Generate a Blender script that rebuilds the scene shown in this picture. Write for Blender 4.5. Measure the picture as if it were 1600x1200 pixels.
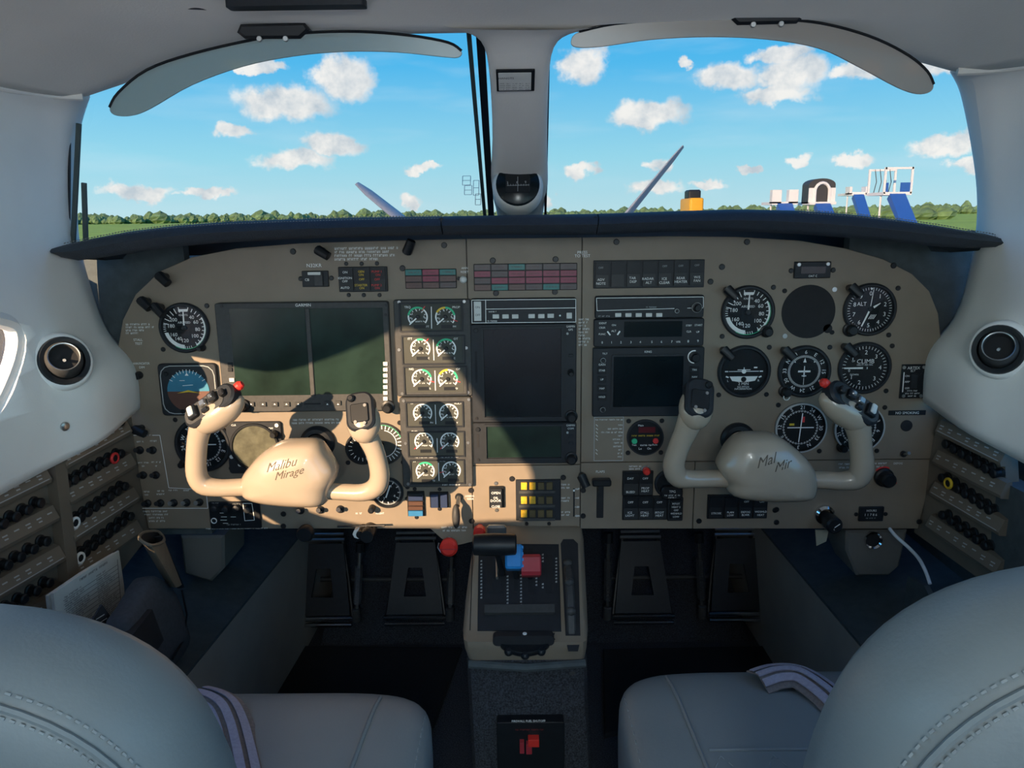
import bpy, math, random
from math import pi, sin, cos, tan, atan2, asin, radians as RAD
from mathutils import Vector, Matrix
from mathutils.bvhtree import BVHTree
random.seed(7)
scene = bpy.context.scene
COL = scene.collection
for o in list(bpy.data.objects): bpy.data.objects.remove(o)

# ------------------------------------------------------------------ camera
F = 1200.0                                   # focal length in pixels of the 1600 x 1200 frame
CAM = Vector((0, 0, 0.9))
PITCH, YAW, ROLL = RAD(12.3), RAD(0.38), RAD(-0.7)
RC = Matrix.Rotation(YAW, 3, 'Z') @ Matrix.Rotation(pi/2 - PITCH, 3, 'X') @ Matrix.Rotation(ROLL, 3, 'Z')
cd = bpy.data.cameras.new('camera'); cam = bpy.data.objects.new('camera', cd); COL.objects.link(cam)
cam.matrix_world = Matrix.Translation(CAM) @ RC.to_4x4()
cd.sensor_width = 36; cd.lens = F/1600*36; cd.clip_start = 0.01; cd.clip_end = 5000
scene.camera = cam
def ray(px, py): return RC @ Vector(((px-800)/F, -(py-600)/F, -1))
def PY(px, py, Y): d = ray(px, py); return CAM + d*(Y/d.y)
def PX(px, py, X): d = ray(px, py); return CAM + d*(X/d.x)
def PZ(px, py, Z): d = ray(px, py); return CAM + d*((Z-CAM.z)/d.z)

# ------------------------------------------------------------------ light and sky
scene.view_settings.view_transform = 'Standard'; scene.view_settings.look = 'None'
scene.view_settings.exposure = 0.0; scene.view_settings.gamma = 1.0
scene.view_settings.use_curve_mapping = False
SUN_TRAVEL = Vector((0.087, 0.15, -0.051)).normalized()
sd = bpy.data.lights.new('sun', 'SUN'); sd.energy = 13.8; sd.angle = RAD(0.6); sd.color = (1.0, 0.70, 0.43)
sun = bpy.data.objects.new('sun', sd); COL.objects.link(sun)
sun.rotation_euler = SUN_TRAVEL.to_track_quat('-Z', 'Y').to_euler(); sun.location = (-3, -5, 3)

SKY = 3.0                                    # sky radiance scale; the windscreen tint is added to dim it
world = bpy.data.worlds.new('sky'); scene.world = world; world.use_nodes = True
nt = world.node_tree; N = nt.nodes; L = nt.links
for n in list(N): N.remove(n)
def nd(t, **kw):
    n = N.new(t)
    for k, v in kw.items(): setattr(n, k, v)
    return n
def math_(op, a, b=None, clamp=False):
    n = nd('ShaderNodeMath', operation=op, use_clamp=clamp)
    for i, v in enumerate((a, b)):
        if v is None: continue
        if isinstance(v, (int, float)): n.inputs[i].default_value = v
        else: L.new(v, n.inputs[i])
    return n.outputs[0]
tc = nd('ShaderNodeTexCoord'); sp = nd('ShaderNodeSeparateXYZ'); L.new(tc.outputs['Generated'], sp.inputs[0])
az = math_('ARCTAN2', sp.outputs[0], sp.outputs[1]); el = math_('ARCSINE', sp.outputs[2])
ramp = nd('ShaderNodeValToRGB')
er = ramp.color_ramp; er.elements[0].position = 0.0; er.elements[0].color = (0.52, 0.78, 0.85, 1)
er.elements[1].position = 1.0; er.elements[1].color = (0.02, 0.13, 0.48, 1)
for p, c in ((0.06, (0.32, 0.71, 0.87, 1)), (0.15, (0.085, 0.50, 0.88, 1)), (0.26, (0.045, 0.37, 0.82, 1)), (0.45, (0.035, 0.26, 0.70, 1))):
    e = er.elements.new(p); e.color = c
L.new(math_('DIVIDE', el, 1.2, True), ramp.inputs[0])
cmb = nd('ShaderNodeCombineXYZ'); L.new(az, cmb.inputs[0]); L.new(el, cmb.inputs[1])
nz = nd('ShaderNodeTexNoise'); nz.inputs['Scale'].default_value = 26; nz.inputs['Detail'].default_value = 6; nz.inputs['Roughness'].default_value = 0.62
L.new(cmb.outputs[0], nz.inputs['Vector'])
off = nd('ShaderNodeVectorMath', operation='SUBTRACT'); L.new(nz.outputs['Color'], off.inputs[0]); off.inputs[1].default_value = (0.5, 0.5, 0.5)
off2 = nd('ShaderNodeVectorMath', operation='MULTIPLY'); L.new(off.outputs[0], off2.inputs[0]); off2.inputs[1].default_value = (0.07, 0.042, 0)
wc = nd('ShaderNodeVectorMath', operation='ADD'); L.new(cmb.outputs[0], wc.inputs[0]); L.new(off2.outputs[0], wc.inputs[1])
CLOUDS = [(445,160,66,24),(540,122,42,28),(362,206,24,11),(462,252,52,15),(516,226,44,17),(220,299,46,11),(400,102,40,8),
          (642,316,14,14),(912,98,38,24),(1012,180,54,19),(1137,122,46,19),(1238,116,52,26),(1210,150,52,12),(1216,80,38,13),
          (1340,107,34,13),(1466,97,34,14),(1482,224,40,15),(1527,257,26,12),(906,266,24,12),(1071,100,13,8),(1028,294,42,10),
          (1112,284,28,7),(1256,248,17,8),(1340,250,24,9),(1034,256,20,12),(846,312,16,10),(330,302,36,6),(665,262,34,7),(1165,260,18,6)]
blobs = []
for cx, cy, rx, ry in CLOUDS:
    d = ray(cx, cy).normalized(); blobs.append((atan2(d.x, d.y), asin(d.z), rx*1.12/F, ry*1.15/F))
for k in range(26):                          # the same kind of cumulus all round the horizon
    blobs.append((random.uniform(0.75, 5.5) - (2*pi if k % 2 else 0), random.uniform(0.03, 0.6), random.uniform(0.03, 0.09), random.uniform(0.015, 0.035)))
acc = None; rel = None
for a0, e0, sa, se in blobs:
    if a0 > pi: a0 -= 2*pi
    if a0 < -pi: a0 += 2*pi
    s = nd('ShaderNodeVectorMath', operation='SUBTRACT'); L.new(wc.outputs[0], s.inputs[0]); s.inputs[1].default_value = (a0, e0, 0)
    m = nd('ShaderNodeVectorMath', operation='MULTIPLY'); L.new(s.outputs[0], m.inputs[0]); m.inputs[1].default_value = (1/sa, 1/se, 0)
    l = nd('ShaderNodeVectorMath', operation='LENGTH'); L.new(m.outputs[0], l.inputs[0])
    acc = l.outputs['Value'] if acc is None else math_('MINIMUM', acc, l.outputs['Value'])
mr = nd('ShaderNodeMapRange', interpolation_type='SMOOTHSTEP'); L.new(acc, mr.inputs['Value'])
mr.inputs['From Min'].default_value = 1.08; mr.inputs['From Max'].default_value = 0.62; mr.inputs['To Min'].default_value = 0; mr.inputs['To Max'].default_value = 0.93
nz2 = nd('ShaderNodeTexNoise'); nz2.inputs['Scale'].default_value = 3.0; nz2.inputs['Detail'].default_value = 5
st = nd('ShaderNodeVectorMath', operation='MULTIPLY'); L.new(cmb.outputs[0], st.inputs[0]); st.inputs[1].default_value = (1.6, 9, 0); L.new(st.outputs[0], nz2.inputs['Vector'])
wisp = nd('ShaderNodeMapRange'); L.new(nz2.outputs[0], wisp.inputs['Value']); wisp.inputs['From Min'].default_value = 0.5; wisp.inputs['From Max'].default_value = 0.85; wisp.inputs['To Max'].default_value = 0.42
cl = nd('ShaderNodeValToRGB'); L.new(nz.outputs[0], cl.inputs[0])
cl.color_ramp.elements[0].position = 0.35; cl.color_ramp.elements[0].color = (0.55, 0.62, 0.68, 1)
cl.color_ramp.elements[1].position = 0.60; cl.color_ramp.elements[1].color = (0.98, 0.95, 0.90, 1)
def mix(fac, a, b):
    n = nd('ShaderNodeMix', data_type='RGBA'); L.new(fac, n.inputs[0]); L.new(a, n.inputs[6])
    if isinstance(b, tuple): n.inputs[7].default_value = b
    else: L.new(b, n.inputs[7])
    return n.outputs[2]
sky1 = mix(wisp.outputs[0], ramp.outputs[0], (0.62, 0.82, 0.92, 1))
sky2 = mix(mr.outputs[0], sky1, cl.outputs[0])
gm = nd('ShaderNodeMapRange'); L.new(el, gm.inputs['Value']); gm.inputs['From Min'].default_value = -0.02; gm.inputs['From Max'].default_value = -0.005
sky3 = nd('ShaderNodeMix', data_type='RGBA'); L.new(gm.outputs[0], sky3.inputs[0]); sky3.inputs[6].default_value = (0.26, 0.30, 0.16, 1); L.new(sky2, sky3.inputs[7])
bg = nd('ShaderNodeBackground'); L.new(sky3.outputs[2], bg.inputs[0]); bg.inputs[1].default_value = SKY
wo = nd('ShaderNodeOutputWorld'); L.new(bg.outputs[0], wo.inputs[0])

# ------------------------------------------------------------------ materials
MATS = {}
def mat(name, col, rough=0.5, metal=0.0, var=0.08, scale=60, bump=0.0, bscale=None, spec=0.5, coat=0.0, emit=None, sheen=0.0):
    if name in MATS: return MATS[name]
    m = bpy.data.materials.new(name); m.use_nodes = True; t = m.node_tree; b = t.nodes['Principled BSDF']
    b.inputs['Roughness'].default_value = rough; b.inputs['Metallic'].default_value = metal
    b.inputs['Specular IOR Level'].default_value = spec; b.inputs['Coat Weight'].default_value = coat
    if sheen: b.inputs['Sheen Weight'].default_value = sheen
    co = t.nodes.new('ShaderNodeTexCoord'); n = t.nodes.new('ShaderNodeTexNoise')
    n.inputs['Scale'].default_value = scale; n.inputs['Detail'].default_value = 3; t.links.new(co.outputs['Object'], n.inputs['Vector'])
    r = t.nodes.new('ShaderNodeValToRGB'); t.links.new(n.outputs[0], r.inputs[0])
    r.color_ramp.elements[0].position = 0.3; r.color_ramp.elements[1].position = 0.7
    r.color_ramp.elements[0].color = tuple(c*(1-var) for c in col) + (1,); r.color_ramp.elements[1].color = tuple(min(1, c*(1+var)) for c in col) + (1,)
    t.links.new(r.outputs[0], b.inputs['Base Color'])
    if bump:
        n2 = t.nodes.new('ShaderNodeTexNoise'); n2.inputs['Scale'].default_value = bscale or scale*4; t.links.new(co.outputs['Object'], n2.inputs['Vector'])
        bp = t.nodes.new('ShaderNodeBump'); bp.inputs['Strength'].default_value = bump; bp.inputs['Distance'].default_value = 0.002
        t.links.new(n2.outputs[0], bp.inputs['Height']); t.links.new(bp.outputs[0], b.inputs['Normal'])
    if emit:
        b.inputs['Emission Color'].default_value = emit + (1,); b.inputs['Emission Strength'].default_value = 1
    MATS[name] = m; return m
def glassmat(name, tint, refl=0.06, rough=0.02, body=None, bodyfac=0.0):
    m = bpy.data.materials.new(name); m.use_nodes = True; t = m.node_tree
    for n in list(t.nodes): t.nodes.remove(n)
    tr = t.nodes.new('ShaderNodeBsdfTransparent'); tr.inputs[0].default_value = tint + (1,)
    gl = t.nodes.new('ShaderNodeBsdfGlossy'); gl.inputs['Roughness'].default_value = rough
    lw = t.nodes.new('ShaderNodeLayerWeight'); lw.inputs[0].default_value = 0.5
    pw = t.nodes.new('ShaderNodeMath'); pw.operation = 'POWER'; pw.inputs[1].default_value = 5; t.links.new(lw.outputs['Facing'], pw.inputs[0])
    mu = t.nodes.new('ShaderNodeMath'); mu.operation = 'MULTIPLY_ADD'; mu.inputs[1].default_value = 0.6; mu.inputs[2].default_value = refl; t.links.new(pw.outputs[0], mu.inputs[0]); mu.use_clamp = True
    mx = t.nodes.new('ShaderNodeMixShader'); t.links.new(mu.outputs[0], mx.inputs[0]); t.links.new(gl.outputs[0], mx.inputs[2])
    if body:
        df = t.nodes.new('ShaderNodeBsdfDiffuse')
        co = t.nodes.new('ShaderNodeTexCoord'); n = t.nodes.new('ShaderNodeTexNoise'); n.inputs['Scale'].default_value = 5; t.links.new(co.outputs['Object'], n.inputs['Vector'])
        r = t.nodes.new('ShaderNodeValToRGB'); t.links.new(n.outputs[0], r.inputs[0])
        r.color_ramp.elements[0].color = tuple(c*0.8 for c in body) + (1,); r.color_ramp.elements[1].color = tuple(c*1.15 for c in body) + (1,)
        t.links.new(r.outputs[0], df.inputs[0])
        m2 = t.nodes.new('ShaderNodeMixShader'); m2.inputs[0].default_value = bodyfac
        t.links.new(tr.outputs[0], m2.inputs[1]); t.links.new(df.outputs[0], m2.inputs[2]); t.links.new(m2.outputs[0], mx.inputs[1])
    else: t.links.new(tr.outputs[0], mx.inputs[1])
    o = t.nodes.new('ShaderNodeOutputMaterial'); t.links.new(mx.outputs[0], o.inputs[0])
    MATS[name] = m; return m
M = {}
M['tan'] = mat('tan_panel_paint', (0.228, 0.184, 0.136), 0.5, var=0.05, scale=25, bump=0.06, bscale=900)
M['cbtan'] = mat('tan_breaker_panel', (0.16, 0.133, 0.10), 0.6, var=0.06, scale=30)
M['yoke'] = mat('beige_yoke_leather', (0.385, 0.315, 0.238), 0.24, var=0.04, scale=20, bump=0.04, bscale=600, coat=0.4)
M['white'] = mat('white_liner', (0.86, 0.85, 0.81), 0.65, var=0.03, scale=12, bump=0.08, bscale=500)
M['headliner'] = mat('headliner_suede', (0.82, 0.79, 0.73), 0.85, var=0.05, scale=7, bump=0.1, bscale=400)
M['black'] = mat('black_plastic', (0.010, 0.012, 0.015), 0.42, var=0.15, spec=0.35)
M['blackmatte'] = mat('black_matte', (0.012, 0.013, 0.016), 0.8, var=0.15)
M['bezel'] = mat('dark_bezel', (0.016, 0.019, 0.024), 0.5, var=0.12, scale=120, spec=0.35)
M['greybezel'] = mat('grey_bezel', (0.052, 0.053, 0.053), 0.55, var=0.14, scale=160, spec=0.35)
M['dial'] = mat('dial_face', (0.008, 0.010, 0.013), 0.6, var=0.1, spec=0.25)
M['dialgrey'] = mat('engine_dial_face', (0.055, 0.058, 0.050), 0.6, var=0.06, spec=0.3)
M['screen'] = mat('dark_screen', (0.004, 0.009, 0.012), 0.2, var=0.4, scale=12, spec=0.3)
M['screengreen'] = mat('green_dark_screen', (0.013, 0.027, 0.021), 0.2, var=0.35, scale=22, spec=0.4)
M['mark'] = mat('white_marking', (0.90, 0.92, 0.90), 0.6, var=0.02)
M['dimmark'] = mat('dim_marking', (0.40, 0.42, 0.42), 0.6, var=0.05)
M['green'] = mat('green_marking', (0.03, 0.50, 0.24), 0.5, var=0.05)
M['yellow'] = mat('yellow_marking', (0.75, 0.52, 0.03), 0.5, var=0.05)
M['redm'] = mat('red_marking', (0.70, 0.04, 0.04), 0.5, var=0.05)
M['screw'] = mat('dark_screw', (0.02, 0.02, 0.022), 0.4, 0.3, var=0.1)
M['steel'] = mat('brushed_steel', (0.45, 0.45, 0.44), 0.3, 0.9, var=0.1)
M['chrome'] = mat('chrome', (0.70, 0.70, 0.70), 0.15, 1.0, var=0.02)
M['carpet'] = mat('charcoal_carpet', (0.042, 0.046, 0.055), 0.95, var=0.75, scale=420, bump=0.9, bscale=700)
M['matblack'] = mat('black_floor_mat', (0.009, 0.009, 0.011), 0.95, var=0.3, scale=200, bump=0.3)
M['footgrey'] = mat('grey_footwell_trim', (0.34, 0.31, 0.265), 0.75, var=0.06, scale=15)
M['duct'] = mat('grey_duct_plastic', (0.15, 0.142, 0.125), 0.7, var=0.06, scale=15)
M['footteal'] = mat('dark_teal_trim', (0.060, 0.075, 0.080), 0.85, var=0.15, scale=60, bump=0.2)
M['glare'] = mat('charcoal_glareshield_leather', (0.022, 0.030, 0.040), 0.6, var=0.12, scale=200, bump=0.25, bscale=500)
M['stitch'] = mat('pale_stitching', (0.24, 0.24, 0.22), 0.8)
M['seat'] = mat('grey_seat_leather', (0.20, 0.23, 0.24), 0.45, var=0.04, scale=12, bump=0.08, bscale=350)
M['seatstitch'] = mat('seat_stitching', (0.27, 0.30, 0.31), 0.8)
M['belt'] = mat('taupe_belt_webbing', (0.20, 0.17, 0.16), 0.7, var=0.15, scale=300)
M['belt2'] = mat('lilac_belt_stripe', (0.36, 0.34, 0.42), 0.7, var=0.1, scale=300)
M['red'] = mat('red_plastic', (0.75, 0.04, 0.03), 0.35, var=0.05)
M['redgrip'] = mat('dark_red_grip', (0.42, 0.035, 0.05), 0.45, var=0.06)
M['blue'] = mat('blue_grip', (0.02, 0.25, 0.62), 0.45, var=0.06)
M['white_button'] = mat('white_button', (0.62, 0.64, 0.62), 0.5, var=0.04)
M['ann_red'] = mat('annunciator_dark_red', (0.23, 0.025, 0.06), 0.35, var=0.1)
M['ann_teal'] = mat('annunciator_teal', (0.015, 0.16, 0.15), 0.35, var=0.1)
M['ann_brown'] = mat('annunciator_brown', (0.11, 0.055, 0.045), 0.35, var=0.12)
M['ann_grey'] = mat('annunciator_grey', (0.075, 0.055, 0.055), 0.35, var=0.12)
M['amber'] = mat('amber_button', (0.65, 0.40, 0.03), 0.4, var=0.15, scale=300)
M['amberdark'] = mat('unlit_amber_button', (0.10, 0.075, 0.03), 0.4, var=0.15)
M['paper'] = mat('paper', (0.68, 0.68, 0.64), 0.8, var=0.04)
M['ink'] = mat('ink', (0.03, 0.03, 0.035), 0.8)
M['pouch'] = mat('beige_pouch_leather', (0.17, 0.14, 0.10), 0.6, var=0.1)
M['skyblue'] = mat('attitude_sky', (0.03, 0.19, 0.30), 0.5, var=0.08)
M['earth'] = mat('attitude_earth', (0.11, 0.045, 0.03), 0.5, var=0.08)
M['cable'] = mat('white_cable', (0.75, 0.76, 0.76), 0.5)
M['sunglass'] = glassmat('clear_glass', (0.97, 0.97, 0.97), 0.03)
M['windshield'] = glassmat('sky_dimming_windscreen', (0.575, 0.575, 0.575), 0.012)  # tint added to hold down the bright sky ahead
M['gaugeglass'] = glassmat('gauge_glass', (0.97, 0.97, 0.97), 0.02)

# ------------------------------------------------------------------ mesh builder
FONT_CACHE = {}
def text_mesh(s, shear=0.0):
    key = (s, shear)
    if key not in FONT_CACHE:
        c = bpy.data.curves.new('t', 'FONT'); c.body = s; c.size = 1.0; c.align_x = 'CENTER'; c.align_y = 'CENTER'; c.resolution_u = 2; c.shear = shear
        o = bpy.data.objects.new('t', c); COL.objects.link(o); bpy.context.view_layer.update()
        me = bpy.data.meshes.new_from_object(o.evaluated_get(bpy.context.evaluated_depsgraph_get()))
        FONT_CACHE[key] = ([v.co.to_2d() for v in me.vertices], [tuple(p.vertices) for p in me.polygons])
        bpy.data.objects.remove(o); bpy.data.curves.remove(c); bpy.data.meshes.remove(me)
    return FONT_CACHE[key]
def rrect(cx, cy, w, h, r, seg=4):
    r = max(0.0, min(r, w/2, h/2)); pts = []
    if r < 1e-7: return [(cx+w/2, cy+h/2), (cx-w/2, cy+h/2), (cx-w/2, cy-h/2), (cx+w/2, cy-h/2)]
    for qx, qy, a0 in ((1, 1, 0), (-1, 1, pi/2), (-1, -1, pi), (1, -1, 3*pi/2)):
        for i in range(seg+1):
            a = a0 + pi/2*i/seg; pts.append((cx+qx*(w/2-r)+r*cos(a), cy+qy*(h/2-r)+r*sin(a)))
    return pts
def smooth_closed(pts, n=4):
    out = []; m = len(pts); P = [Vector(p) for p in pts]
    for i in range(m):
        a, b, c, d = P[i-1], P[i], P[(i+1) % m], P[(i+2) % m]
        for k in range(n):
            t = k/n; out.append(0.5*((2*b)+(c-a)*t+(2*a-5*b+4*c-d)*t*t+(3*b-a-3*c+d)*t**3))
    return out
def smooth_open(pts, n=4):
    P = [Vector(p) for p in pts]; out = []; m = len(P)
    for i in range(m-1):
        a, b, c, d = P[max(i-1, 0)], P[i], P[i+1], P[min(i+2, m-1)]
        for k in range(n):
            t = k/n; out.append(0.5*((2*b)+(c-a)*t+(2*a-5*b+4*c-d)*t*t+(3*b-a-3*c+d)*t**3))
    out.append(P[-1]); return out
class MB:
    def __init__(s): s.v = []; s.f = []
    def add(s, v, f, m=None):
        k = len(s.v)
        s.v += [tuple(m @ Vector(p)) if m else tuple(p) for p in v]; s.f += [tuple(i+k for i in q) for q in f]; return s
    def box(s, x0, y0, z0, x1, y1, z1, m=None):
        v = [(x0,y0,z0),(x1,y0,z0),(x1,y1,z0),(x0,y1,z0),(x0,y0,z1),(x1,y0,z1),(x1,y1,z1),(x0,y1,z1)]
        return s.add(v, [(3,2,1,0),(4,5,6,7),(0,1,5,4),(1,2,6,5),(2,3,7,6),(3,0,4,7)], m)
    def stack(s, rings, cap0=True, cap1=True, closed=True, m=None):
        n = len(rings[0]); v = [p for r in rings for p in r]; f = []
        for j in range(len(rings)-1):
            for i in range(n if closed else n-1):
                a = j*n+i; b = j*n+(i+1) % n; f.append((a, b, b+n, a+n))
        if cap0: f.append(tuple(reversed(range(n))))
        if cap1: f.append(tuple(range((len(rings)-1)*n, len(rings)*n)))
        return s.add(v, f, m)
    def poly(s, pts, z0, z1, ch=0, m=None):
        pts = [tuple(p)[:2] for p in pts]
        ar = sum(pts[i-1][0]*pts[i][1]-pts[i][0]*pts[i-1][1] for i in range(len(pts)))
        if ar < 0: pts = pts[::-1]
        rings = [[(x, y, z0) for x, y in pts]]
        if ch:
            n = len(pts); ins = []
            for i in range(n):
                a = Vector(pts[i-1]); b = Vector(pts[i]); c = Vector(pts[(i+1) % n])
                d1 = (b-a); d2 = (c-b)
                if d1.length < 1e-9 or d2.length < 1e-9: ins.append(pts[i]); continue
                d1.normalize(); d2.normalize(); nn = Vector((-d1.y-d2.y, d1.x+d2.x)); l = nn.length
                if l < 1e-6: ins.append(pts[i]); continue
                nn /= l; cs = max(0.5, nn.dot(Vector((-d1.y, d1.x)))); q = b + nn*ch/cs; ins.append((q.x, q.y))
            rings.append([(x, y, z1-ch) for x, y in pts]); rings.append([(x, y, z1) for x, y in ins])
        else: rings.append([(x, y, z1) for x, y in pts])
        return s.stack(rings, m=m)
    def plate(s, cx, cy, w, h, z0, z1, r=0, ch=0, seg=3, m=None): return s.poly(rrect(cx, cy, w, h, r, seg), z0, z1, ch, m)
    def cyl(s, cx, cy, r, z0, z1, n=20, ch=0, r2=None, m=None):
        r2 = r if r2 is None else r2
        prof = [(r, z0), (r2, z1-ch), (r2-ch, z1)] if ch else [(r, z0), (r2, z1)]
        return s.lathe(prof, n, cx, cy, m)
    def lathe(s, prof, n=24, cx=0, cy=0, m=None, cap=True):
        rings = [[(cx+r*cos(2*pi*i/n), cy+r*sin(2*pi*i/n), z) for i in range(n)] for r, z in prof]
        return s.stack(rings, cap, cap, m=m)
    def ring(s, cx, cy, r0, r1, z0, z1, n=36, ch=None, m=None):
        ch = (z1-z0)*0.35 if ch is None else ch
        prof = [(r0, z0), (r1, z0), (r1, z1-ch), (r1-ch, z1), (r0+ch*0.5, z1), (r0, z1-ch), (r0, z0)]
        return s.lathe(prof, n, cx, cy, m, cap=False)
    def frame(s, cx, cy, w, h, b, z0, z1, r=0, m=None):
        o = rrect(cx, cy, w, h, r, 3); i = rrect(cx, cy, w-2*b, h-2*b, max(r-b, 1e-5) if r else 0, 3)
        c = (z1-z0)*0.2
        return s.stack([[(x,y,z0) for x,y in i], [(x,y,z0) for x,y in o], [(x,y,z1) for x,y in o], [(x,y,z1) for x,y in i], [(x,y,z0) for x,y in i]], False, False, m=m)
    def tube(s, pts, r, n=8, closed=False, cap=True, m=None, flat=1.0, up=None):
        P = [Vector(p) for p in pts]; k = len(P); rings = []; prev = None
        for i in range(k):
            t = (P[(i+1) % k]-P[i-1]) if closed else (P[min(i+1, k-1)]-P[max(i-1, 0)])
            t.normalize()
            if prev is None:
                u = Vector(up) if up else (Vector((0,0,1)) if abs(t.z) < 0.9 else Vector((1,0,0)))
            else: u = prev
            u = (u-t*u.dot(t)).normalized(); prev = u; w = t.cross(u)
            rr = r[i] if isinstance(r, (list, tuple)) else r
            ra, rb = rr if isinstance(rr, tuple) else (rr, rr*flat)
            rings.append([P[i]+u*ra*cos(2*pi*j/n)+w*rb*sin(2*pi*j/n) for j in range(n)])
        if closed: rings.append(rings[0]); return s.stack(rings, False, False, m=m)
        return s.stack(rings, cap, cap, m=m)
    def sphere(s, c, r, n=16, k=10, m=None):
        rx, ry, rz = r if isinstance(r, tuple) else (r, r, r)
        rings = [[(c[0]+rx*sin(pi*j/k)*cos(2*pi*i/n), c[1]+ry*sin(pi*j/k)*sin(2*pi*i/n), c[2]-rz*cos(pi*j/k)) for i in range(n)] for j in range(1, k)]
        b = len(s.v); s.stack(rings, True, True, m=m); return s
    def line(s, x0, y0, x1, y1, w, z, w2=None):
        d = Vector((x1-x0, y1-y0)); 
        if d.length < 1e-9: return s
        d.normalize(); nx, ny = -d.y/2, d.x/2; w2 = w if w2 is None else w2
        return s.add([(x0-nx*w, y0-ny*w, z), (x1-nx*w2, y1-ny*w2, z), (x1+nx*w2, y1+ny*w2, z), (x0+nx*w, y0+ny*w, z)], [(0,1,2,3)])
    def arc(s, cx, cy, r0, r1, a0, a1, z, n=None):
        n = n or max(3, int(abs(a1-a0)/(pi/18))); v = []
        for i in range(n+1):
            a = a0+(a1-a0)*i/n; v += [(cx+r0*cos(a), cy+r0*sin(a), z), (cx+r1*cos(a), cy+r1*sin(a), z)]
        return s.add(v, [(2*i, 2*i+1, 2*i+3, 2*i+2) if a1 < a0 else (2*i+1, 2*i, 2*i+2, 2*i+3) for i in range(n)])
    def disc(s, cx, cy, r, z, n=28): return s.add([(cx+r*cos(2*pi*i/n), cy+r*sin(2*pi*i/n), z) for i in range(n)], [tuple(range(n))])
    def rect(s, cx, cy, w, h, z): return s.add([(cx-w/2,cy-h/2,z),(cx+w/2,cy-h/2,z),(cx+w/2,cy+h/2,z),(cx-w/2,cy+h/2,z)], [(0,1,2,3)])
    def text(s, t, cx, cy, h, z, rot=0, align='C', shear=0.0, sx=1.0, maxw=None):
        v, f = text_mesh(t, shear)
        if not v: return s
        x0 = min(p.x for p in v); x1 = max(p.x for p in v)
        k = h/0.72; kx = k*sx
        if maxw and (x1-x0)*kx > maxw: kx = maxw/(x1-x0)
        dx = -(x0+x1)/2 if align == 'C' else (-x0 if align == 'L' else -x1)
        c, sn = cos(rot), sin(rot)
        return s.add([(cx+(p.x+dx)*kx*c-p.y*k*sn, cy+(p.x+dx)*kx*sn+p.y*k*c, z) for p in v], f)
    def build(s, name, m, parent=None, smooth=35, loc=None, sub=0):
        me = bpy.data.meshes.new(name); me.from_pydata(s.v, [], s.f); me.update()
        me.materials.append(M[m] if isinstance(m, str) else m)
        if smooth:
            me.polygons.foreach_set('use_smooth', [True]*len(me.polygons)); me.set_sharp_from_angle(angle=RAD(smooth))
        o = bpy.data.objects.new(name, me); COL.objects.link(o)
        if parent: o.parent = parent
        if loc: o.location = loc
        if sub:
            md = o.modifiers.new('s', 'SUBSURF'); md.levels = sub; md.render_levels = sub
        return o
def tag(o, label=None, cat=None, group=None, kind=None):
    for k, v in (('label', label), ('category', cat), ('group', group), ('kind', kind)):
        if v: o[k] = v
    return o
def empty(name, loc=(0,0,0), mw=None):
    o = bpy.data.objects.new(name, None); COL.objects.link(o); o.empty_display_size = 0.02
    if mw: o.matrix_world = mw
    else: o.location = loc
    return o
def dup(o, parent=None):
    c = o.copy(); COL.objects.link(c); c.parent = parent
    for ch in list(o.children): dup(ch, c)
    return c
class Frame:
    """a plane in the place: origin, right and up axis; loc() turns a pixel into metres on it"""
    def __init__(s, o, ux, uy):
        s.o = Vector(o); s.ux = Vector(ux).normalized(); s.uz = s.ux.cross(Vector(uy)).normalized(); s.uy = s.uz.cross(s.ux)
        s.mw = Matrix((( s.ux.x, s.uy.x, s.uz.x, s.o.x), (s.ux.y, s.uy.y, s.uz.y, s.o.y), (s.ux.z, s.uy.z, s.uz.z, s.o.z), (0,0,0,1)))
    def loc(s, px, py, w=0.0):
        d = ray(px, py); t = (s.o + s.uz*w - CAM).dot(s.uz)/d.dot(s.uz); p = CAM + d*t - s.o
        return p.dot(s.ux), p.dot(s.uy)
class T:
    """a thing mounted on a frame at a pixel; p(px,py) gives local coordinates, k metres per pixel"""
    def __init__(s, fr, px, py, name, label, cat, group=None, w=0.0, parent=None):
        s.fr = fr; s.u, s.v = fr.loc(px, py, w); s.w = w
        a = fr.loc(px+1, py, w); s.k = Vector((a[0]-s.u, a[1]-s.v)).length
        b = fr.loc(px, py+1, w); s.kv = Vector((b[0]-s.u, b[1]-s.v)).length
        s.root = empty(name, mw=fr.mw @ Matrix.Translation((s.u, s.v, w)))
        tag(s.root, label, cat, group)
    def p(s, px, py):
        a = s.fr.loc(px, py, s.w); return a[0]-s.u, a[1]-s.v
    def r(s, x0, y0, x1, y1):
        c = [s.p(x0,y0), s.p(x1,y0), s.p(x1,y1), s.p(x0,y1)]
        cx = sum(q[0] for q in c)/4; cy = sum(q[1] for q in c)/4
        w = (c[1][0]-c[0][0]+c[2][0]-c[3][0])/2; h = (c[0][1]-c[3][1]+c[1][1]-c[2][1])/2
        return cx, cy, w, h

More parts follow.
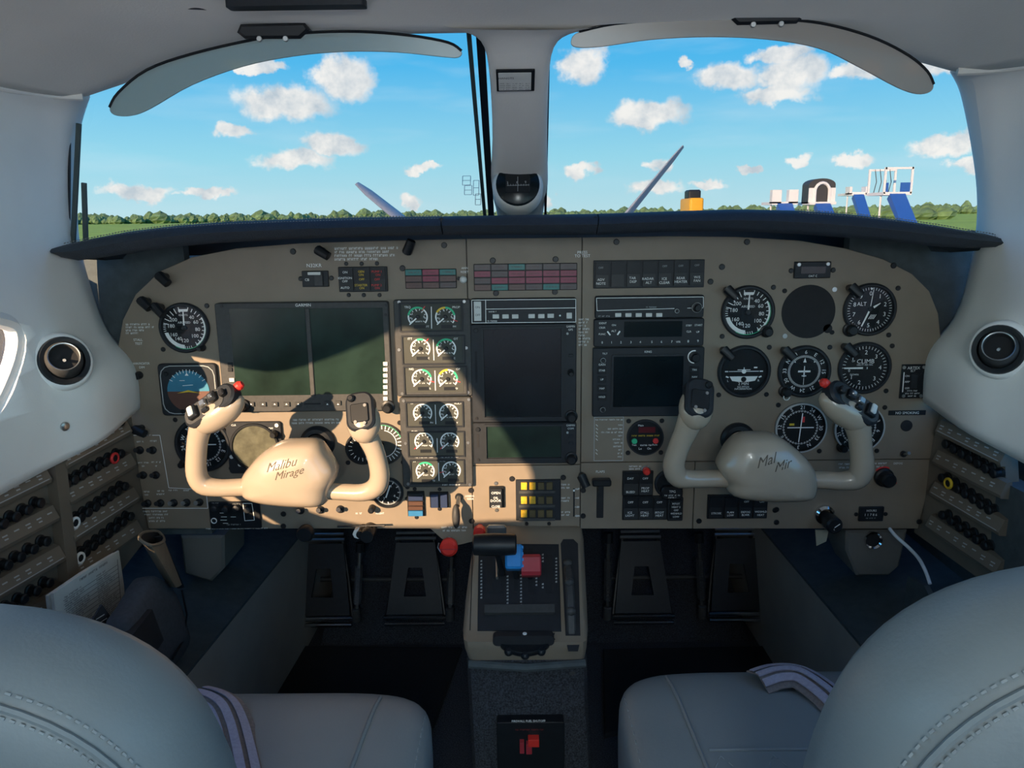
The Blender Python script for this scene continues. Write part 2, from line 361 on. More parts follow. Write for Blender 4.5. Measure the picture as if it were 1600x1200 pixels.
# ================================================================== THE SETTING: cabin shell
YP = 1.15                                     # the instrument panel's face
XL, XR = -0.635, 0.668                        # inner faces of the side walls
EDGE = [(212,640,1.135),(211,610,1.135),(205,577,1.13),(186,556,1.125),(162,538,1.12),(143,503,1.11),(125,448,1.10),(109,392,1.09),
        (104,340,1.085),(103,260,1.08),(106,205,1.07),(114,168,1.06),(130,146,1.04),
        (165,131,1.03),(205,114,1.02),(262,92,1.0),(325,73,.985),(405,58,.97),(560,48,.95),(735,45,.945),(805,44,.945),(910,44,.945),
        (1050,42,.95),(1200,48,.955),(1330,62,.97),(1420,82,.985),(1495,106,1.0),
        (1513,114,1.01),(1521,140,1.03),(1531,190,1.05),(1541,250,1.06),(1546,300,1.07),(1545,355,1.08),(1537,400,1.085),(1523,468,1.10),
        (1500,520,1.11),(1466,545,1.12),(1452,577,1.125),(1450,630,1.13)]
IL, IR = 12, 26
def arch(x): return 1.178 - 0.10*min(1.0, abs(x)/0.65)**3
def shell_rows(i):
    px, py, Y = EDGE[i]; E = PY(px, py, Y)
    if i <= IL or i >= IR:
        xw = XL if i <= IL else XR; sg = -1 if i <= IL else 1
        j = i if i <= IL else len(EDGE)-1-i
        top = i in (IL, IR)
        z3 = E.z - (0.02 if sg < 0 else .014) if j < 2 else E.z
        z4 = arch(xw) if top else ((0.56 if sg < 0 else .545) if j == 0 else E.z*0.96+0.02)
        return [E + Vector((sg*0.02, 0.05, 0.012 if top else 0)), E, Vector((E.x if j < 6 else E.x*0.55+xw*0.45, E.y-0.022, E.z)), Vector((E.x+(.006 if sg < 0 else -.006), E.y-0.125, z3) if j < 6 else (xw*.75+E.x*.25, E.y-0.10, z3)),
                Vector((xw, E.y-(.172 if j < 6 else .24), z3*0.6+z4*0.4)), Vector((xw, 0.45, z4)), Vector((xw, -0.9 if sg < 0 else -0.10, z4)), Vector((xw, -2.6 if sg < 0 else -0.35, z4))]
    xx = max(XL, min(XR, E.x*1.10))
    return [E + Vector((0, 0.05, 0.014)), E, E + Vector((E.x*0.02, -0.022, 0.008)), Vector((E.x*1.04, E.y-0.10, E.z+0.024)),
            Vector((E.x*1.08, E.y-0.24, (E.z+0.03)*0.5+arch(xx)*0.5)), Vector((xx, 0.45, arch(xx))), Vector((xx, -0.9, arch(xx))), Vector((xx, -2.6, arch(xx)))]
ROWS = [shell_rows(i) for i in range(len(EDGE))]
def shell(name, a, b, m):
    mb = MB(); mb.stack([ROWS[i] for i in range(a, b+1)], False, False, closed=False)
    o = mb.build(name, m, smooth=60, sub=2)
    return tag(o, kind='structure')
ceil_o = shell('ceiling', IL, IR, 'headliner')
ceil_o['label'] = 'pale suede headliner over the windscreen with a rounded front edge'
wl = shell('wall_left', 0, IL, 'white'); wl['label'] = 'white moulded cabin side panel left of the instrument panel'
wr = shell('wall_right', IR, len(EDGE)-1, 'white'); wr['label'] = 'white moulded cabin side panel right of the instrument panel'
for o in (ceil_o, wl, wr):
    md = o.modifiers.new('t', 'SOLIDIFY'); md.thickness = 0.012; md.offset = 0
def apply_mods(o):
    dg = bpy.context.evaluated_depsgraph_get(); me = bpy.data.meshes.new_from_object(o.evaluated_get(dg)); o.modifiers.clear(); o.data = me
def cut(o, cutter_mb):
    c = cutter_mb.build('cutter', 'white', smooth=0); md = o.modifiers.new('b', 'BOOLEAN'); md.object = c; md.operation = 'DIFFERENCE'; md.solver = 'EXACT'
    bpy.context.view_layer.update(); apply_mods(o); bpy.data.objects.remove(c)
bpy.context.view_layer.update()
# pilot's side window: outline in (Y, Z); the sun shines in through it
WIN = [(.955,.765),(.91,.79),(.70,.835),(.54,.91),(.40,.99),(.33,1.025),(.235,1.02),(.15,.98),(.06,.935),(.005,.89),(.02,.825),(.08,.77),(.30,.695),(.50,.633),(.70,.607),(.85,.655),(.93,.715)]
WINS = smooth_closed([(y, z) for y, z in WIN], 4)
def side_window(wall, xw, pts, name, sg):
    cm = MB(); cm.poly([(p[0], p[1]) for p in pts], -0.16, 0.16, m=Matrix(((0,0,1,xw),(1,0,0,0),(0,1,0,0),(0,0,0,1)))); cut(wall, cm)
    w = MB(); w.poly([(p[0], p[1]) for p in pts], 0, 0.004, m=Matrix(((0,0,1,xw+sg*0.012),(1,0,0,0),(0,1,0,0),(0,0,0,1))))
    g = tag(w.build(name, 'sunglass', smooth=0), kind='structure'); g['label'] = 'clear oval side window pane'
    f = MB(); f.tube([(xw-sg*0.004, p[0], p[1]) for p in pts], 0.011, 8, closed=True); f.build('window_frame', 'white', g)
    f = MB(); f.tube([(xw-sg*0.002, c[0]+(p[0]-c[0])*1.07, c[1]+(p[1]-c[1])*1.12) for p in pts for c in [(sum(q[0] for q in pts)/len(pts), sum(q[1] for q in pts)/len(pts))]], 0.004, 6, closed=True)
    f.build('window_gasket', 'greybezel', g)
    return g
side_window(wl, XL, WINS, 'window_3', -1)
side_window(wr, XR, WINS, 'window_4', 1)
apply_mods(ceil_o)
# piping along the headliner seams
for nm, i, d in (('trim_1', IL, 1), ('trim_2', IR, -1)):
    pts = smooth_open([ROWS[i][k] + Vector((0, -0.002, -0.004)) for k in (1, 2, 3, 4, 5)], 6)
    t = MB(); t.tube(pts, 0.0055, 8); tag(t.build(nm, 'headliner'), kind='structure')['label'] = 'raised piping along the headliner seam'
# windscreen centre post
mb = MB(); secs = []
for py, Y, a, b, dep in ((40,.93,690,940,.02),(48,.945,722,905,.02),(56,.955,744,880,.022),(72,.975,757,865,.024),(100,1.0,763,859,.026),(150,1.06,767,857,.028),(220,1.15,770,855,.03),(262,1.22,766,857,.034),(300,1.30,766,857,.036),(322,1.36,774,850,.034),(345,1.40,778,848,.03)):
    A = PY(a, py, Y); B = PY(b, py, Y); n = Vector((0, -0.75, -0.62)).normalized(); ring = []
    for t, h in ((0, -.6), (0.0, 0), (.05, .45), (.14, .8), (.3, .95), (.5, 1), (.7, .95), (.86, .8), (.95, .45), (1.0, 0), (1.0, -.6)):
        ring.append(A.lerp(B, t) + n*dep*h*0.5)
    secs.append(ring)
mb.stack(secs, False, False, closed=True); post = tag(mb.build('trim_3', 'headliner', smooth=60, sub=1), kind='structure'); post['label'] = 'white centre post between the two windscreen panes'
# lower side walls, floor, bulkhead, outer skin
def wallbox(name, m, x0, y0, z0, x1, y1, z1, parent=None, label=None):
    o = MB().box(x0, y0, z0, x1, y1, z1).build(name, m, parent, smooth=0)
    if not parent: tag(o, kind='structure')
    if label: o['label'] = label
    return o
wallbox('floor', 'carpet', -0.72, -2.6, -0.03, 0.76, 1.95, 0.0, label='charcoal carpeted cabin floor')
wallbox('wall_front', 'blackmatte', -0.72, 1.92, 0.0, 0.76, 1.95, 0.74, label='dark firewall behind the pedals')
wallbox('lower_panel', 'footteal', -0.73, -2.6, 0.0, -0.69, 1.95, 0.60, wl)
wallbox('light_block_skin', 'blackmatte', -0.73, 0.86, 0.60, -0.69, 1.06, 0.70, wl)  # unseen block added to stop sun leaking in under the side panel
wallbox('lower_panel', 'footteal', 0.72, -0.35, 0.0, 0.76, 1.95, 0.60, wr)
wallbox('light_block_skin', 'blackmatte', -0.73, 1.06, 0.60, -0.70, 1.95, 0.845, wl)
wallbox('light_block_skin', 'blackmatte', 0.735, 1.06, 0.60, 0.76, 1.95, 0.845, wr)
# grey strips that step the lower walls out to the upper panels behind the breaker panels
MB().box(-0.70, -2.6, 0.555, XL+0.004, 0.62, 0.575).build('ledge', 'footteal', wl, smooth=0)
MB().box(XR-0.004, -0.35, 0.555, 0.73, 0.62, 0.575).build('ledge', 'footteal', wr, smooth=0)
# footwell side boxes
def footbox(name, pts_in, xo, zt, zo, label):
    mb = MB(); v = []
    for (x, y) in pts_in: v += [(x, y, 0), (x, y, zt), (xo, y, zo), (xo, y, 0)]
    f = []
    for j in range(len(pts_in)-1):
        for i in range(4):
            a = j*4+i; b = j*4+(i+1) % 4; f.append((a, b, b+4, a+4))
    mb.add(v, f)
    o = tag(mb.build(name, 'footgrey', smooth=0), kind='structure'); o['label'] = label
    t = MB()                                                        # the darker carpet-covered top
    v = []
    for (x, y) in pts_in: v += [(x - (0.004 if x > 0 else -0.004)*0, y, zt+0.001), (x, y, zt+0.006), (xo, y, zo+0.006), (xo, y, zo+0.001)]
    t.add(v, f + [(0,1,2,3), tuple(len(v)-4+i for i in (3,2,1,0))]); t.build('carpet_top', 'footteal', o, smooth=0)
a = PZ(270,1085,.25); b = PZ(470,838,.25); footbox('trim_4', [(a.x+.02, .2), (a.x, a.y), (b.x, b.y), (b.x+.01, 1.9)], -0.69, .25, .31, 'grey footwell side box beside the left rudder pedals')
a = PZ(1360,1030,.25); b = PZ(1208,850,.25); footbox('trim_5', [(a.x, .2), (a.x, a.y), (b.x, b.y), (b.x-.01, 1.9)], 0.72, .25, .31, 'grey footwell side box beside the right rudder pedals')
o = tag(MB().add([(-.72,1.43,.815),(.75,1.43,.815),(.75,1.95,.75),(-.72,1.95,.75),(-.72,1.43,.805),(.75,1.43,.805),(.75,1.95,.74),(-.72,1.95,.74)],[(0,1,2,3),(7,6,5,4),(0,4,5,1),(1,5,6,2),(2,6,7,3),(3,7,4,0)]).build('wall_scuttle', 'blackmatte', smooth=0), kind='structure'); o['label'] = 'dark scuttle below the windscreen'
def surf_hit(o, px, py):                         # where the sight line through a pixel meets a surface already built
    bv = BVHTree.FromObject(o, bpy.context.evaluated_depsgraph_get()); d = ray(px, py).normalized()
    h = bv.ray_cast(o.matrix_world.inverted() @ CAM, d); n = h[1]
    return h[0], (n if n.dot(d) < 0 else -n)
# fill lamps added out of view behind the front seats to brighten the cockpit
M['fillglow'] = mat('fill_lamp_lens', (0.9, 0.9, 0.88), 0.4, emit=(1.0, 0.97, 0.92))
for i, yl_ in enumerate((-0.45, -1.25)):
    r = empty('fill_lamp', (0.02, yl_, arch(0)-.012)); tag(r, ('added round fill lamp just behind the front seats', 'added round fill lamp further aft')[i], 'lamp', 'added fill lamps')
    MB().ring(0, 0, .055, .07, -.02, .0, 28).build('trim_ring', 'steel', r); MB().cyl(0, 0, .056, -.016, -.006, 28).build('lens', 'fillglow', r)
    ld = bpy.data.lights.new('fill_light', 'POINT'); ld.energy = 7.2; ld.color = (0.88, 0.97, 1.0); ld.shadow_soft_size = 0.07
    lo = bpy.data.objects.new('fill_light', ld); COL.objects.link(lo); lo.parent = r; lo.location = (0, 0, -.10)
# windscreen panes
def pane(name, top, bot, label):
    n = 8; A = smooth_open([PY(*p) for p in top], 3); B = smooth_open([PY(*p) for p in bot], 3)
    out = Vector((0, .55, .83))*.0035
    rows = [[a.lerp(b, j/n) for j in range(n+1)] for a, b in zip(A, B)]
    mb = MB(); mb.stack([r + [p+out for p in reversed(r)] for r in rows])
    o = tag(mb.build(name, 'windshield', smooth=60), kind='structure'); o['label'] = label; return o
w1 = pane('window_1', [(84,140,1.09),(190,100,1.06),(300,60,1.03),(420,38,1.01),(600,26,.99),(800,26,.985)], [(84,400,1.14),(200,385,1.27),(330,372,1.37),(450,366,1.42),(600,362,1.45),(800,360,1.46)], 'left windscreen pane with an added tint that dims the sky')
w2 = pane('window_2', [(815,26,.985),(1050,24,.99),(1230,28,1.01),(1360,46,1.02),(1450,72,1.04),(1575,100,1.07)], [(815,360,1.46),(1000,356,1.45),(1180,352,1.42),(1330,358,1.37),(1440,368,1.27),(1575,400,1.14)], 'right windscreen pane with an added tint that dims the sky')
# dark sealing strips and narrow upright strips on the panes
def strip(par, a, b, w, m='black', nm='seal_strip', th=0.004):
    A, B = PY(*a), PY(*b); d = (B-A).normalized(); s = Vector((1,0,0)); s = (s-d*s.dot(d)).normalized()*w/2; n = s.cross(d).normalized()*th
    MB().add([A-s, A+s, B+s, B-s, A-s+n, A+s+n, B+s+n, B-s+n], [(3,2,1,0),(4,5,6,7),(0,1,5,4),(1,2,6,5),(2,3,7,6),(3,0,4,7)]).build(nm, m, par, smooth=0)
M['strip'] = mat('grey_green_strip', (0.05, 0.075, 0.075), 0.6)
strip(w1, (732,48,.965), (758,345,1.38), .0055, 'strip'); strip(w1, (750,52,.965), (768,345,1.38), .010)
strip(w2, (857,80,1.0), (852,345,1.38), .004)
strip(w1, (122,193,1.075), (113,380,1.09), .006, 'strip', 'pane_strip'); strip(w1, (130,286,1.08), (133,380,1.09), .006, 'strip', 'pane_strip')
strip(w1, (107,180,1.075), (106,385,1.09), .003, 'black')
# antenna-like print at the inner corner of the left pane
pr = MB(); fw = Frame(PY(738,292,1.30), (1,0,0), (0,.62,.78))
for (x0,y0,x1,y1) in ((723,275,735,289),(726,290,737,304),(740,282,748,305),(743,303,751,320)):
    u0, v0 = fw.loc(x0,y0); u1, v1 = fw.loc(x1,y1)
    for a, b in (((u0,v0),(u1,v0)),((u1,v0),(u1,v1)),((u1,v1),(u0,v1)),((u0,v1),(u0,v0)),((u0,(v0+v1)/2),(u1,(v0+v1)/2))): pr.line(*a, *b, .001, 0)
po = pr.build('heater_print', 'dimmark', w1, smooth=0); po.matrix_world = fw.mw

# ================================================================== OUTSIDE
M['grass'] = mat('grass', (0.36, 0.52, 0.06), 0.95, var=0.3, scale=0.08)
M['apron'] = mat('apron_concrete', (0.40, 0.40, 0.38), 0.9, var=0.1, scale=0.3)
M['leaf'] = mat('far_foliage', (0.15, 0.25, 0.11), 0.9, var=0.4, scale=0.3)  # leaf green paled to put distance haze into the colour
M['paintw'] = mat('white_vehicle_paint', (0.80, 0.80, 0.78), 0.4)
M['paintb'] = mat('blue_vehicle_paint', (0.03, 0.12, 0.42), 0.4)
M['painty'] = mat('yellow_vehicle_paint', (0.85, 0.42, 0.02), 0.4)
M['cowl'] = mat('white_cowl_paint', (0.60, 0.62, 0.62), 0.35)
M['prop'] = mat('propeller_grey', (0.42, 0.43, 0.44), 0.45, 0.0)
GZ = -1.0
g = tag(MB().box(-1500, -300, GZ-1, 1500, 2500, GZ).build('ground', 'grass', smooth=0), kind='structure'); g['label'] = 'bright green airfield grass out to the horizon'
g = tag(MB().box(-30, -60, GZ, 400, 62, GZ+0.02).build('apron', 'apron', smooth=0), kind='structure'); g['label'] = 'pale concrete apron ahead of the nose'
def blobtree(mb, x, y, r, h):
    n = 7
    rings = []
    for z, q in ((0,.6),(.25,1.0),(.55,.95),(.8,.6),(1.0,.15)):
        rings.append([(x+r*q*cos(2*pi*i/n+z)*random.uniform(.8,1.2), y+r*q*sin(2*pi*i/n+z)*random.uniform(.8,1.2), GZ+h*z*random.uniform(.94,1.06)) for i in range(n)])
    mb.stack(rings)
tl = MB()
for i in range(2600):
    a = random.uniform(-0.75, 0.75); dist = random.uniform(600, 1000); s = random.uniform(2.4, 4.2)*(1.0+0.6*(random.random() < 0.12))
    blobtree(tl, dist*sin(a), dist*cos(a), s*random.uniform(.6, 1.3), s*1.45)
tag(tl.build('treeline_foliage', 'leaf', smooth=0), 'distant green treeline along the horizon', 'treeline', kind='stuff')
for px, py, dist, h, lab in ((1370,318,210,4.2,'low wide bush on the grass right of the tall stair truck'),(1295+140,320,190,4.0,'bush at the right edge of the windscreen'),(655+8,322,260,4.5,'small round tree right of the yellow vehicle') if False else (1142,318,260,4.6,'small lone tree between yellow vehicle and white stairs')):
    d = ray(px, py); d = d/d.y; b = MB()
    for k in range(9): blobtree(b, d.x*dist + random.uniform(-1,1)*h*(1.5 if h < 4.5 else .5), dist+random.uniform(-2,2), h*random.uniform(.4,.7), h*random.uniform(.6,1))
    tag(b.build('bush', 'leaf', smooth=0), lab, 'bush')
# passenger stairs and ground vehicle on the apron; metres from the base point
def ground_at(px, dist):
    d = ray(px, 335); s = dist/d.y; return Vector((d.x*s, dist, GZ))
def ztop(px, py, dist): d = ray(px, py); return CAM.z + d.z*dist/d.y
def mpx(dist): return dist/F*1.0
def stair(px, dist, x0, x1, ytop, ybot, label, kind):
    b = ground_at(px, dist); r = empty('passenger_stairs', b); k = mpx(dist)
    X0, X1 = (x0-px)*k, (x1-px)*k; Z1 = ztop(px, ytop, dist)-GZ; Z0 = ztop(px, ybot, dist)-GZ; w = X1-X0
    c = MB()
    for sx in (X0+.25*w, X1-.25*w):
        for yy in (-2.4, 2.0): c.lathe([(.32,-.1),(.36,-.06),(.36,.06),(.32,.1)], 14, m=Matrix.Translation((sx, yy, .36)) @ Matrix.Rotation(pi/2, 4, 'Y'))
    c.build('wheel', 'black', r); r.children[0]['kind'] = 'stuff'
    MB().box(X0+.1*w, -3, .4, X1-.1*w, 2.4, .75).build('chassis', 'paintb', r, smooth=0)
    MB().add([(X0+.22*w,-2.9,.7),(X1-.22*w,-2.9,.7),(X1-.22*w,-.6,Z0),(X0+.22*w,-.6,Z0),(X0+.22*w,-2.7,.55),(X1-.22*w,-2.7,.55),(X1-.22*w,-.3,Z0-.3),(X0+.22*w,-.3,Z0-.3)],[(3,2,1,0),(4,5,6,7),(0,1,5,4),(1,2,6,5),(2,3,7,6),(3,0,4,7)]).build('stair_flight', 'paintb', r, smooth=0)
    for s in (0,1):
        x = X0+.08*w if s == 0 else X1-.08*w
        MB().tube([(x,0,.6),(x,0,Z0)], .06, 6).build('support_leg', 'paintw', r)
    MB().box(X0, -.6, Z0-.08, X1, 1.6, Z0+.1).build('platform', 'paintw', r, smooth=0)
    if kind == 'cage':
        f = MB(); 
        for x in (X0+.04, X1-.04):
            f.box(x-.06,-.6,Z0,x+.06,-.5,Z1); f.box(x-.06,1.5,Z0,x+.06,1.6,Z1)
        f.box(X0,-.6,Z1-.12,X1,-.48,Z1); f.box(X0,1.48,Z1-.12,X1,1.6,Z1); f.build('cage_frame', 'paintw', r, smooth=0)
        for i in range(4):
            x = X0+w*(.2+.18*i); MB().tube([(x,1.5,Z0),(x+.1,1.4,(Z0+Z1)/2),(x,1.5,Z1)], .025, 5).build('cage_bar', 'greybezel', r)
        MB().box(X0+.6*w,-.56,Z0+.1,X1-.08,-.5,Z0+.42*(Z1-Z0)).build('blue_panel', 'paintb', r, smooth=0); MB().box(X0+.06,-.56,Z0+.1,X0+.17*w,-.5,Z0+.42*(Z1-Z0)).build('blue_panel', 'paintb', r, smooth=0)
    elif kind == 'arch':
        zz = (Z1-Z0); pts = [(X0,Z0),(X1,Z0),(X1,Z0+.75*zz)] + [(((X0+X1)/2)+w/2*cos(a), Z0+.75*zz+.25*zz*sin(a)) for a in [pi*i/10 for i in range(1,10)]] + [(X0,Z0+.75*zz)]
        MX = Matrix(((1,0,0,0),(0,0,-1,.3),(0,1,0,0),(0,0,0,1)))
        MB().poly(pts, -.6, .6, m=MX).build('canopy', 'greybezel', r, smooth=0)
        MB().box(X0,-.36,Z0,X0+.24*w,-.30,Z0+.62*zz).build('side_panel', 'paintw', r, smooth=0); MB().box(X1-.24*w,-.36,Z0,X1,-.30,Z0+.62*zz).build('side_panel', 'paintw', r, smooth=0)
        t = MB(); xc = (X0+X1)/2; t.tube([(xc-.27*w,-.36,Z0)]+[(xc+.27*w*cos(a),-.36,Z0+.5*zz+.32*zz*sin(a)) for a in [pi-pi*i/8 for i in range(9)]]+[(xc+.27*w,-.36,Z0)], .10, 6); t.build('arch_frame', 'paintw', r)
    elif kind == 'boxes':
        MB().box(X0,-.6,Z0,X0+.36*w,-.1,Z1).build('side_panel', 'paintw', r, smooth=0); MB().box(X1-.36*w,-.6,Z0,X1,-.1,Z1).build('side_panel', 'paintw', r, smooth=0)
    else:
        MB().box(X0,-.6,Z0,X0+.14*w,.2,Z1).build('rail_post', 'paintw', r, smooth=0); MB().box(X1-.14*w,-.6,Z0,X1,.2,Z1).build('rail_post', 'paintw', r, smooth=0)
        MB().box(X0,-.5,Z0,X1,-.4,Z0+.3*(Z1-Z0)).build('kick_rail', 'paintw', r, smooth=0)
    tag(r, label, 'stairs', 'passenger stairs parked on the apron')
stair(1220, 52, 1201, 1240, 297, 318, 'low stair truck with two white side panels over blue flight', 'boxes')
stair(1278, 52, 1259, 1299, 279, 318, 'white passenger stairs with grey arched canopy', 'arch')
stair(1333, 62, 1320, 1348, 292, 304, 'small blue stairs with short white rail posts', 'posts')
stair(1393, 48, 1371, 1413, 262, 303, 'tallest passenger stairs with caged white platform and blue flight', 'cage')
b = ground_at(1080, 55); r = empty('airport_tug', b); k = mpx(55); zt = ztop(1080, 297, 55)-GZ; zm = ztop(1080, 310, 55)-GZ
MB().poly(rrect(0, 0, .95, 3.2, .15), .4, zm, .08).build('body', 'painty', r); MB().poly(rrect(0,-.2,.85,1.4,.1), zm, zt, .1).build('cab', 'bezel', r)
MB().box(-.42,-1.62,1.2,.42,-1.58,1.6).build('front_grille', 'black', r, smooth=0)
for sx in (-.4,.4):
    for sy in (-1.1,1.1): MB().lathe([(.3,-.1),(.36,-.05),(.36,.05),(.3,.1)], 14, m=Matrix.Translation((sx,sy,.36)) @ Matrix.Rotation(pi/2,4,'Y')).build('wheel', 'black', r)
tag(r, 'yellow ground vehicle with dark cab beyond the propeller', 'vehicle')
# nose and propeller
HUB = Vector((0.083, 3.3, 0.9-0.468))
mb = MB(); rings = []
for y, xc, w, zt, zb in ((1.97,.03,.60,.72,-.05),(2.4,.05,.48,.73,.0),(2.9,.08,.30,.62,.12),(3.16,.083,.17,.56,.27)):
    n = 24; cz = (zt+zb)/2; h = (zt-zb)/2
    rings.append([(xc+w*abs(cos(a))**.8*(1 if cos(a) > 0 else -1), y, cz+h*abs(sin(a))**.8*(1 if sin(a) > 0 else -1)) for a in [2*pi*i/n for i in range(n)]])
mb.stack(rings, False, True); tag(mb.build('nose_cowling', 'cowl'), 'white engine cowling ahead of the windscreen', 'cowling')
pr = empty('propeller', HUB); tag(pr, 'four-blade grey propeller ahead of the nose', 'propeller')
MB().lathe([(.17,-.14),(.165,0),(.14,.12),(.09,.22),(.0005,.30)], 28, m=Matrix.Rotation(-pi/2,4,'X')).build('spinner', 'cowl', pr)
for q in range(4):
    ang = RAD(140.5-90*q); ringsb = []
    for t, ch, th, tw in ((.12,.05,.04,84),(.25,.062,.024,81),(.45,.068,.016,79),(.70,.062,.011,77),(.90,.046,.008,76),(.96,.022,.005,76)):
        ca, sa = cos(RAD(tw)), sin(RAD(tw)); rr = []
        for j in range(10):
            a = 2*pi*j/10; c, d = ch*cos(a), th*sin(a)
            rr.append((t, c*ca-d*sa, c*sa+d*ca))       # local: x radial, y tangential, z axial
        ringsb.append(rr)
    o = MB().stack(ringsb).build('blade', 'prop', pr)
    # radial in the XZ plane, axial along +Y
    rx = Vector((cos(ang), 0, sin(ang))); ax = Vector((0, 1, 0)); ty = ax.cross(rx)
    o.matrix_local = Matrix(((rx.x,ty.x,ax.x,0),(rx.y,ty.y,ax.y,0),(rx.z,ty.z,ax.z,0),(0,0,0,1)))

# ================================================================== GLARESHIELD
GTOP = [(95,386),(112,380),(150,372),(200,362),(270,353),(350,347),(450,343),(560,340),(690,338),(810,336),(933,334),(1050,330),(1150,327),(1250,329),(1330,335),(1400,343),(1460,352),(1510,361),(1540,366),(1556,372)]
GBOT = [(95,402),(112,408),(150,404),(200,396),(270,386),(350,379),(450,374),(560,370),(690,367),(810,367),(933,367),(1050,362),(1150,361),(1250,366),(1330,372),(1400,378),(1460,385),(1510,388),(1540,387),(1556,386)]
def interp(tab, x):
    for (x0,y0),(x1,y1) in zip(tab, tab[1:]):
        if x <= x1: return y0+(y1-y0)*(x-x0)/(x1-x0)
    return tab[-1][1]
def glip(px):                                    # distance of the lip: a little nearer in the middle
    return 1.03 + 0.02*abs((px-808)/740)**4
gs = empty('glareshield', (0, 1.05, 0.85)); tag(gs, 'charcoal leather padded glareshield stitched along its front edge over the panel', 'glareshield')
gi = gs.matrix_world.inverted() if False else Matrix.Translation((0, -1.05, -0.85))
def gsection(px):
    Y = glip(px); t = PY(px, interp(GTOP, px), Y+.025); b = PY(px, interp(GBOT, px), Y); h = (t.z-b.z)
    m = (t+b)/2; e = min(1.0, (min(px-95, 1556-px)+8)/120.0)
    return [Vector((b.x*.99, 1.16, b.z+.012*e)), b+Vector((0,.03,.002)), b, b+Vector((0,-.006,.2*h)), Vector((m.x, Y-.011, m.z)), t+Vector((0,-.028,-.18*h)), t+Vector((0,-.014,-.03*h)), t,
            t+Vector((0,.05,-.004)), Vector((t.x*.985, 1.05+.42*(e*.85+.15)*.55, t.z-.018)), Vector((t.x*.96, 1.05+.42*(e*.85+.15), t.z-.02-.03*e))]
SEC = [(95,692),(692,932),(932,1556)]
for a, b in SEC:
    n = max(8, int((b-a)/26)); xs = [a+(b-a)*i/n for i in range(n+1)]
    if a > 95: xs[0] += .8
    if b < 1556: xs[-1] -= .8
    mb = MB(); mb.stack([[gi @ p for p in gsection(x)] for x in xs], True, True, closed=True); mb.build('padded_section', 'glare', gs, smooth=50)
st = MB(); st2 = MB()
def gst(x0, x1, k, mb):
    x = x0
    while x < x1:
        s0, s1 = gsection(x), gsection(x+2.6); j = 6
        off = Vector((0, -.0012-k*.006, .0015-k*.0035))
        mb.tube([gi @ (s0[j]+off), gi @ (s1[j]+off)], .0007, 4, cap=False); x += 4.6
gst(110, 690, 0, st); gst(110, 690, 1, st); gst(1240, 1545, 0, st); gst(1240, 1545, 1, st)
o = st.build('stitching', 'stitch', gs, smooth=0); o['kind'] = 'stuff'
for px, py in ((690,345),(930,343)):
    p = PY(px, py, 1.03); MB().lathe([(.004,0),(.004,.002),(.002,.003)], 12, m=gi @ Matrix.Translation(p) @ Matrix.Rotation(pi/2,4,'X')).build('screw', 'screw', gs)
for px, py in ((963,378),(1167,378)): pass
# dark cavity walls beside the panel, under the glareshield
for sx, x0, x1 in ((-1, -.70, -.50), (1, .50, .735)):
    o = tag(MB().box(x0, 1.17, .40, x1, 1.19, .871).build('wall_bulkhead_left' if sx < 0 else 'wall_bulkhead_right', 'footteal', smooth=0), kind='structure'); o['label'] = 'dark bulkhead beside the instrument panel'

# ================================================================== INSTRUMENT PANEL
PF = Frame((0, YP, 0.62), (1,0,0), (0,0,1))
OUT = [(232,826),(222,770),(210,700),(196,640),(186,590),(184,545),(192,500),(212,460),(250,424),(300,402),(370,388),(470,380),(600,376),(733,373),(908,371),(1050,369),(1150,370),(1250,376),(1320,388),(1380,405),(1425,428),(1452,455),(1466,490),(1470,530),(1466,600),(1478,640),(1462,720),(1446,780),(1434,826)]
ip = empty('instrument_panel', mw=PF.mw); tag(ip, 'tan painted metal instrument panel spanning the cockpit', 'panel')
OUTL = [Vector(PF.loc(*p)) for p in OUT]
def clipx(poly, x, keep):                        # keep = -1 left of x, +1 right of x
    out = []
    for i in range(len(poly)):
        a, b = poly[i-1], poly[i]; ia, ib = (a.x-x)*keep >= 0, (b.x-x)*keep >= 0
        if ia != ib: t = (x-a.x)/(b.x-a.x); out.append(a.lerp(b, t))
        if ib: out.append(b)
    return out
def clipy(poly, y, keep): return [Vector((p.y, p.x)) for p in clipx([Vector((p.y, p.x)) for p in poly], y, keep)]
xa = PF.loc(734,600)[0]; xb = PF.loc(908,600)[0]; g = .0006
yl = PF.loc(820,727)[1]; xc = PF.loc(1084,780)[0]; ym = PF.loc(1000,722)[1]
Lp = clipx(OUTL, xa-g, -1); Cp = clipx(clipx(OUTL, xa+g, 1), xb-g, -1); Rp = clipx(OUTL, xb+g, 1)
for poly in (Lp, clipy(Cp, yl+g, 1), clipy(Cp, yl-g, -1), clipy(Rp, ym+g, 1), clipx(clipy(Rp, ym-g, -1), xc-g, -1), clipx(clipy(Rp, ym-g, -1), xc+g, 1)):
    MB().poly(poly, -.005, 0, .0006).build('panel_plate', 'tan', ip, smooth=0)
cen = Vector((0, .0)); MB().poly([cen+(p-cen)*.985 for p in OUTL], -.012, -.0055).build('backing_plate', 'black', ip, smooth=0)
SCREW = None
def screw(parent, x, y, r=.0036, m='screw', z=0.0):
    global SCREW
    b = MB().cyl(0, 0, r, 0, .0018, 10, .0008); b.box(-r*.8, -r*.12, .0018, r*.8, r*.12, .0021)
    o = b.build('screw', m, parent, loc=(x, y, z)); return o
def pscrew(px, py, r=.0045, m='screw'): u, v = PF.loc(px, py); return screw(ip, u, v, r, m)
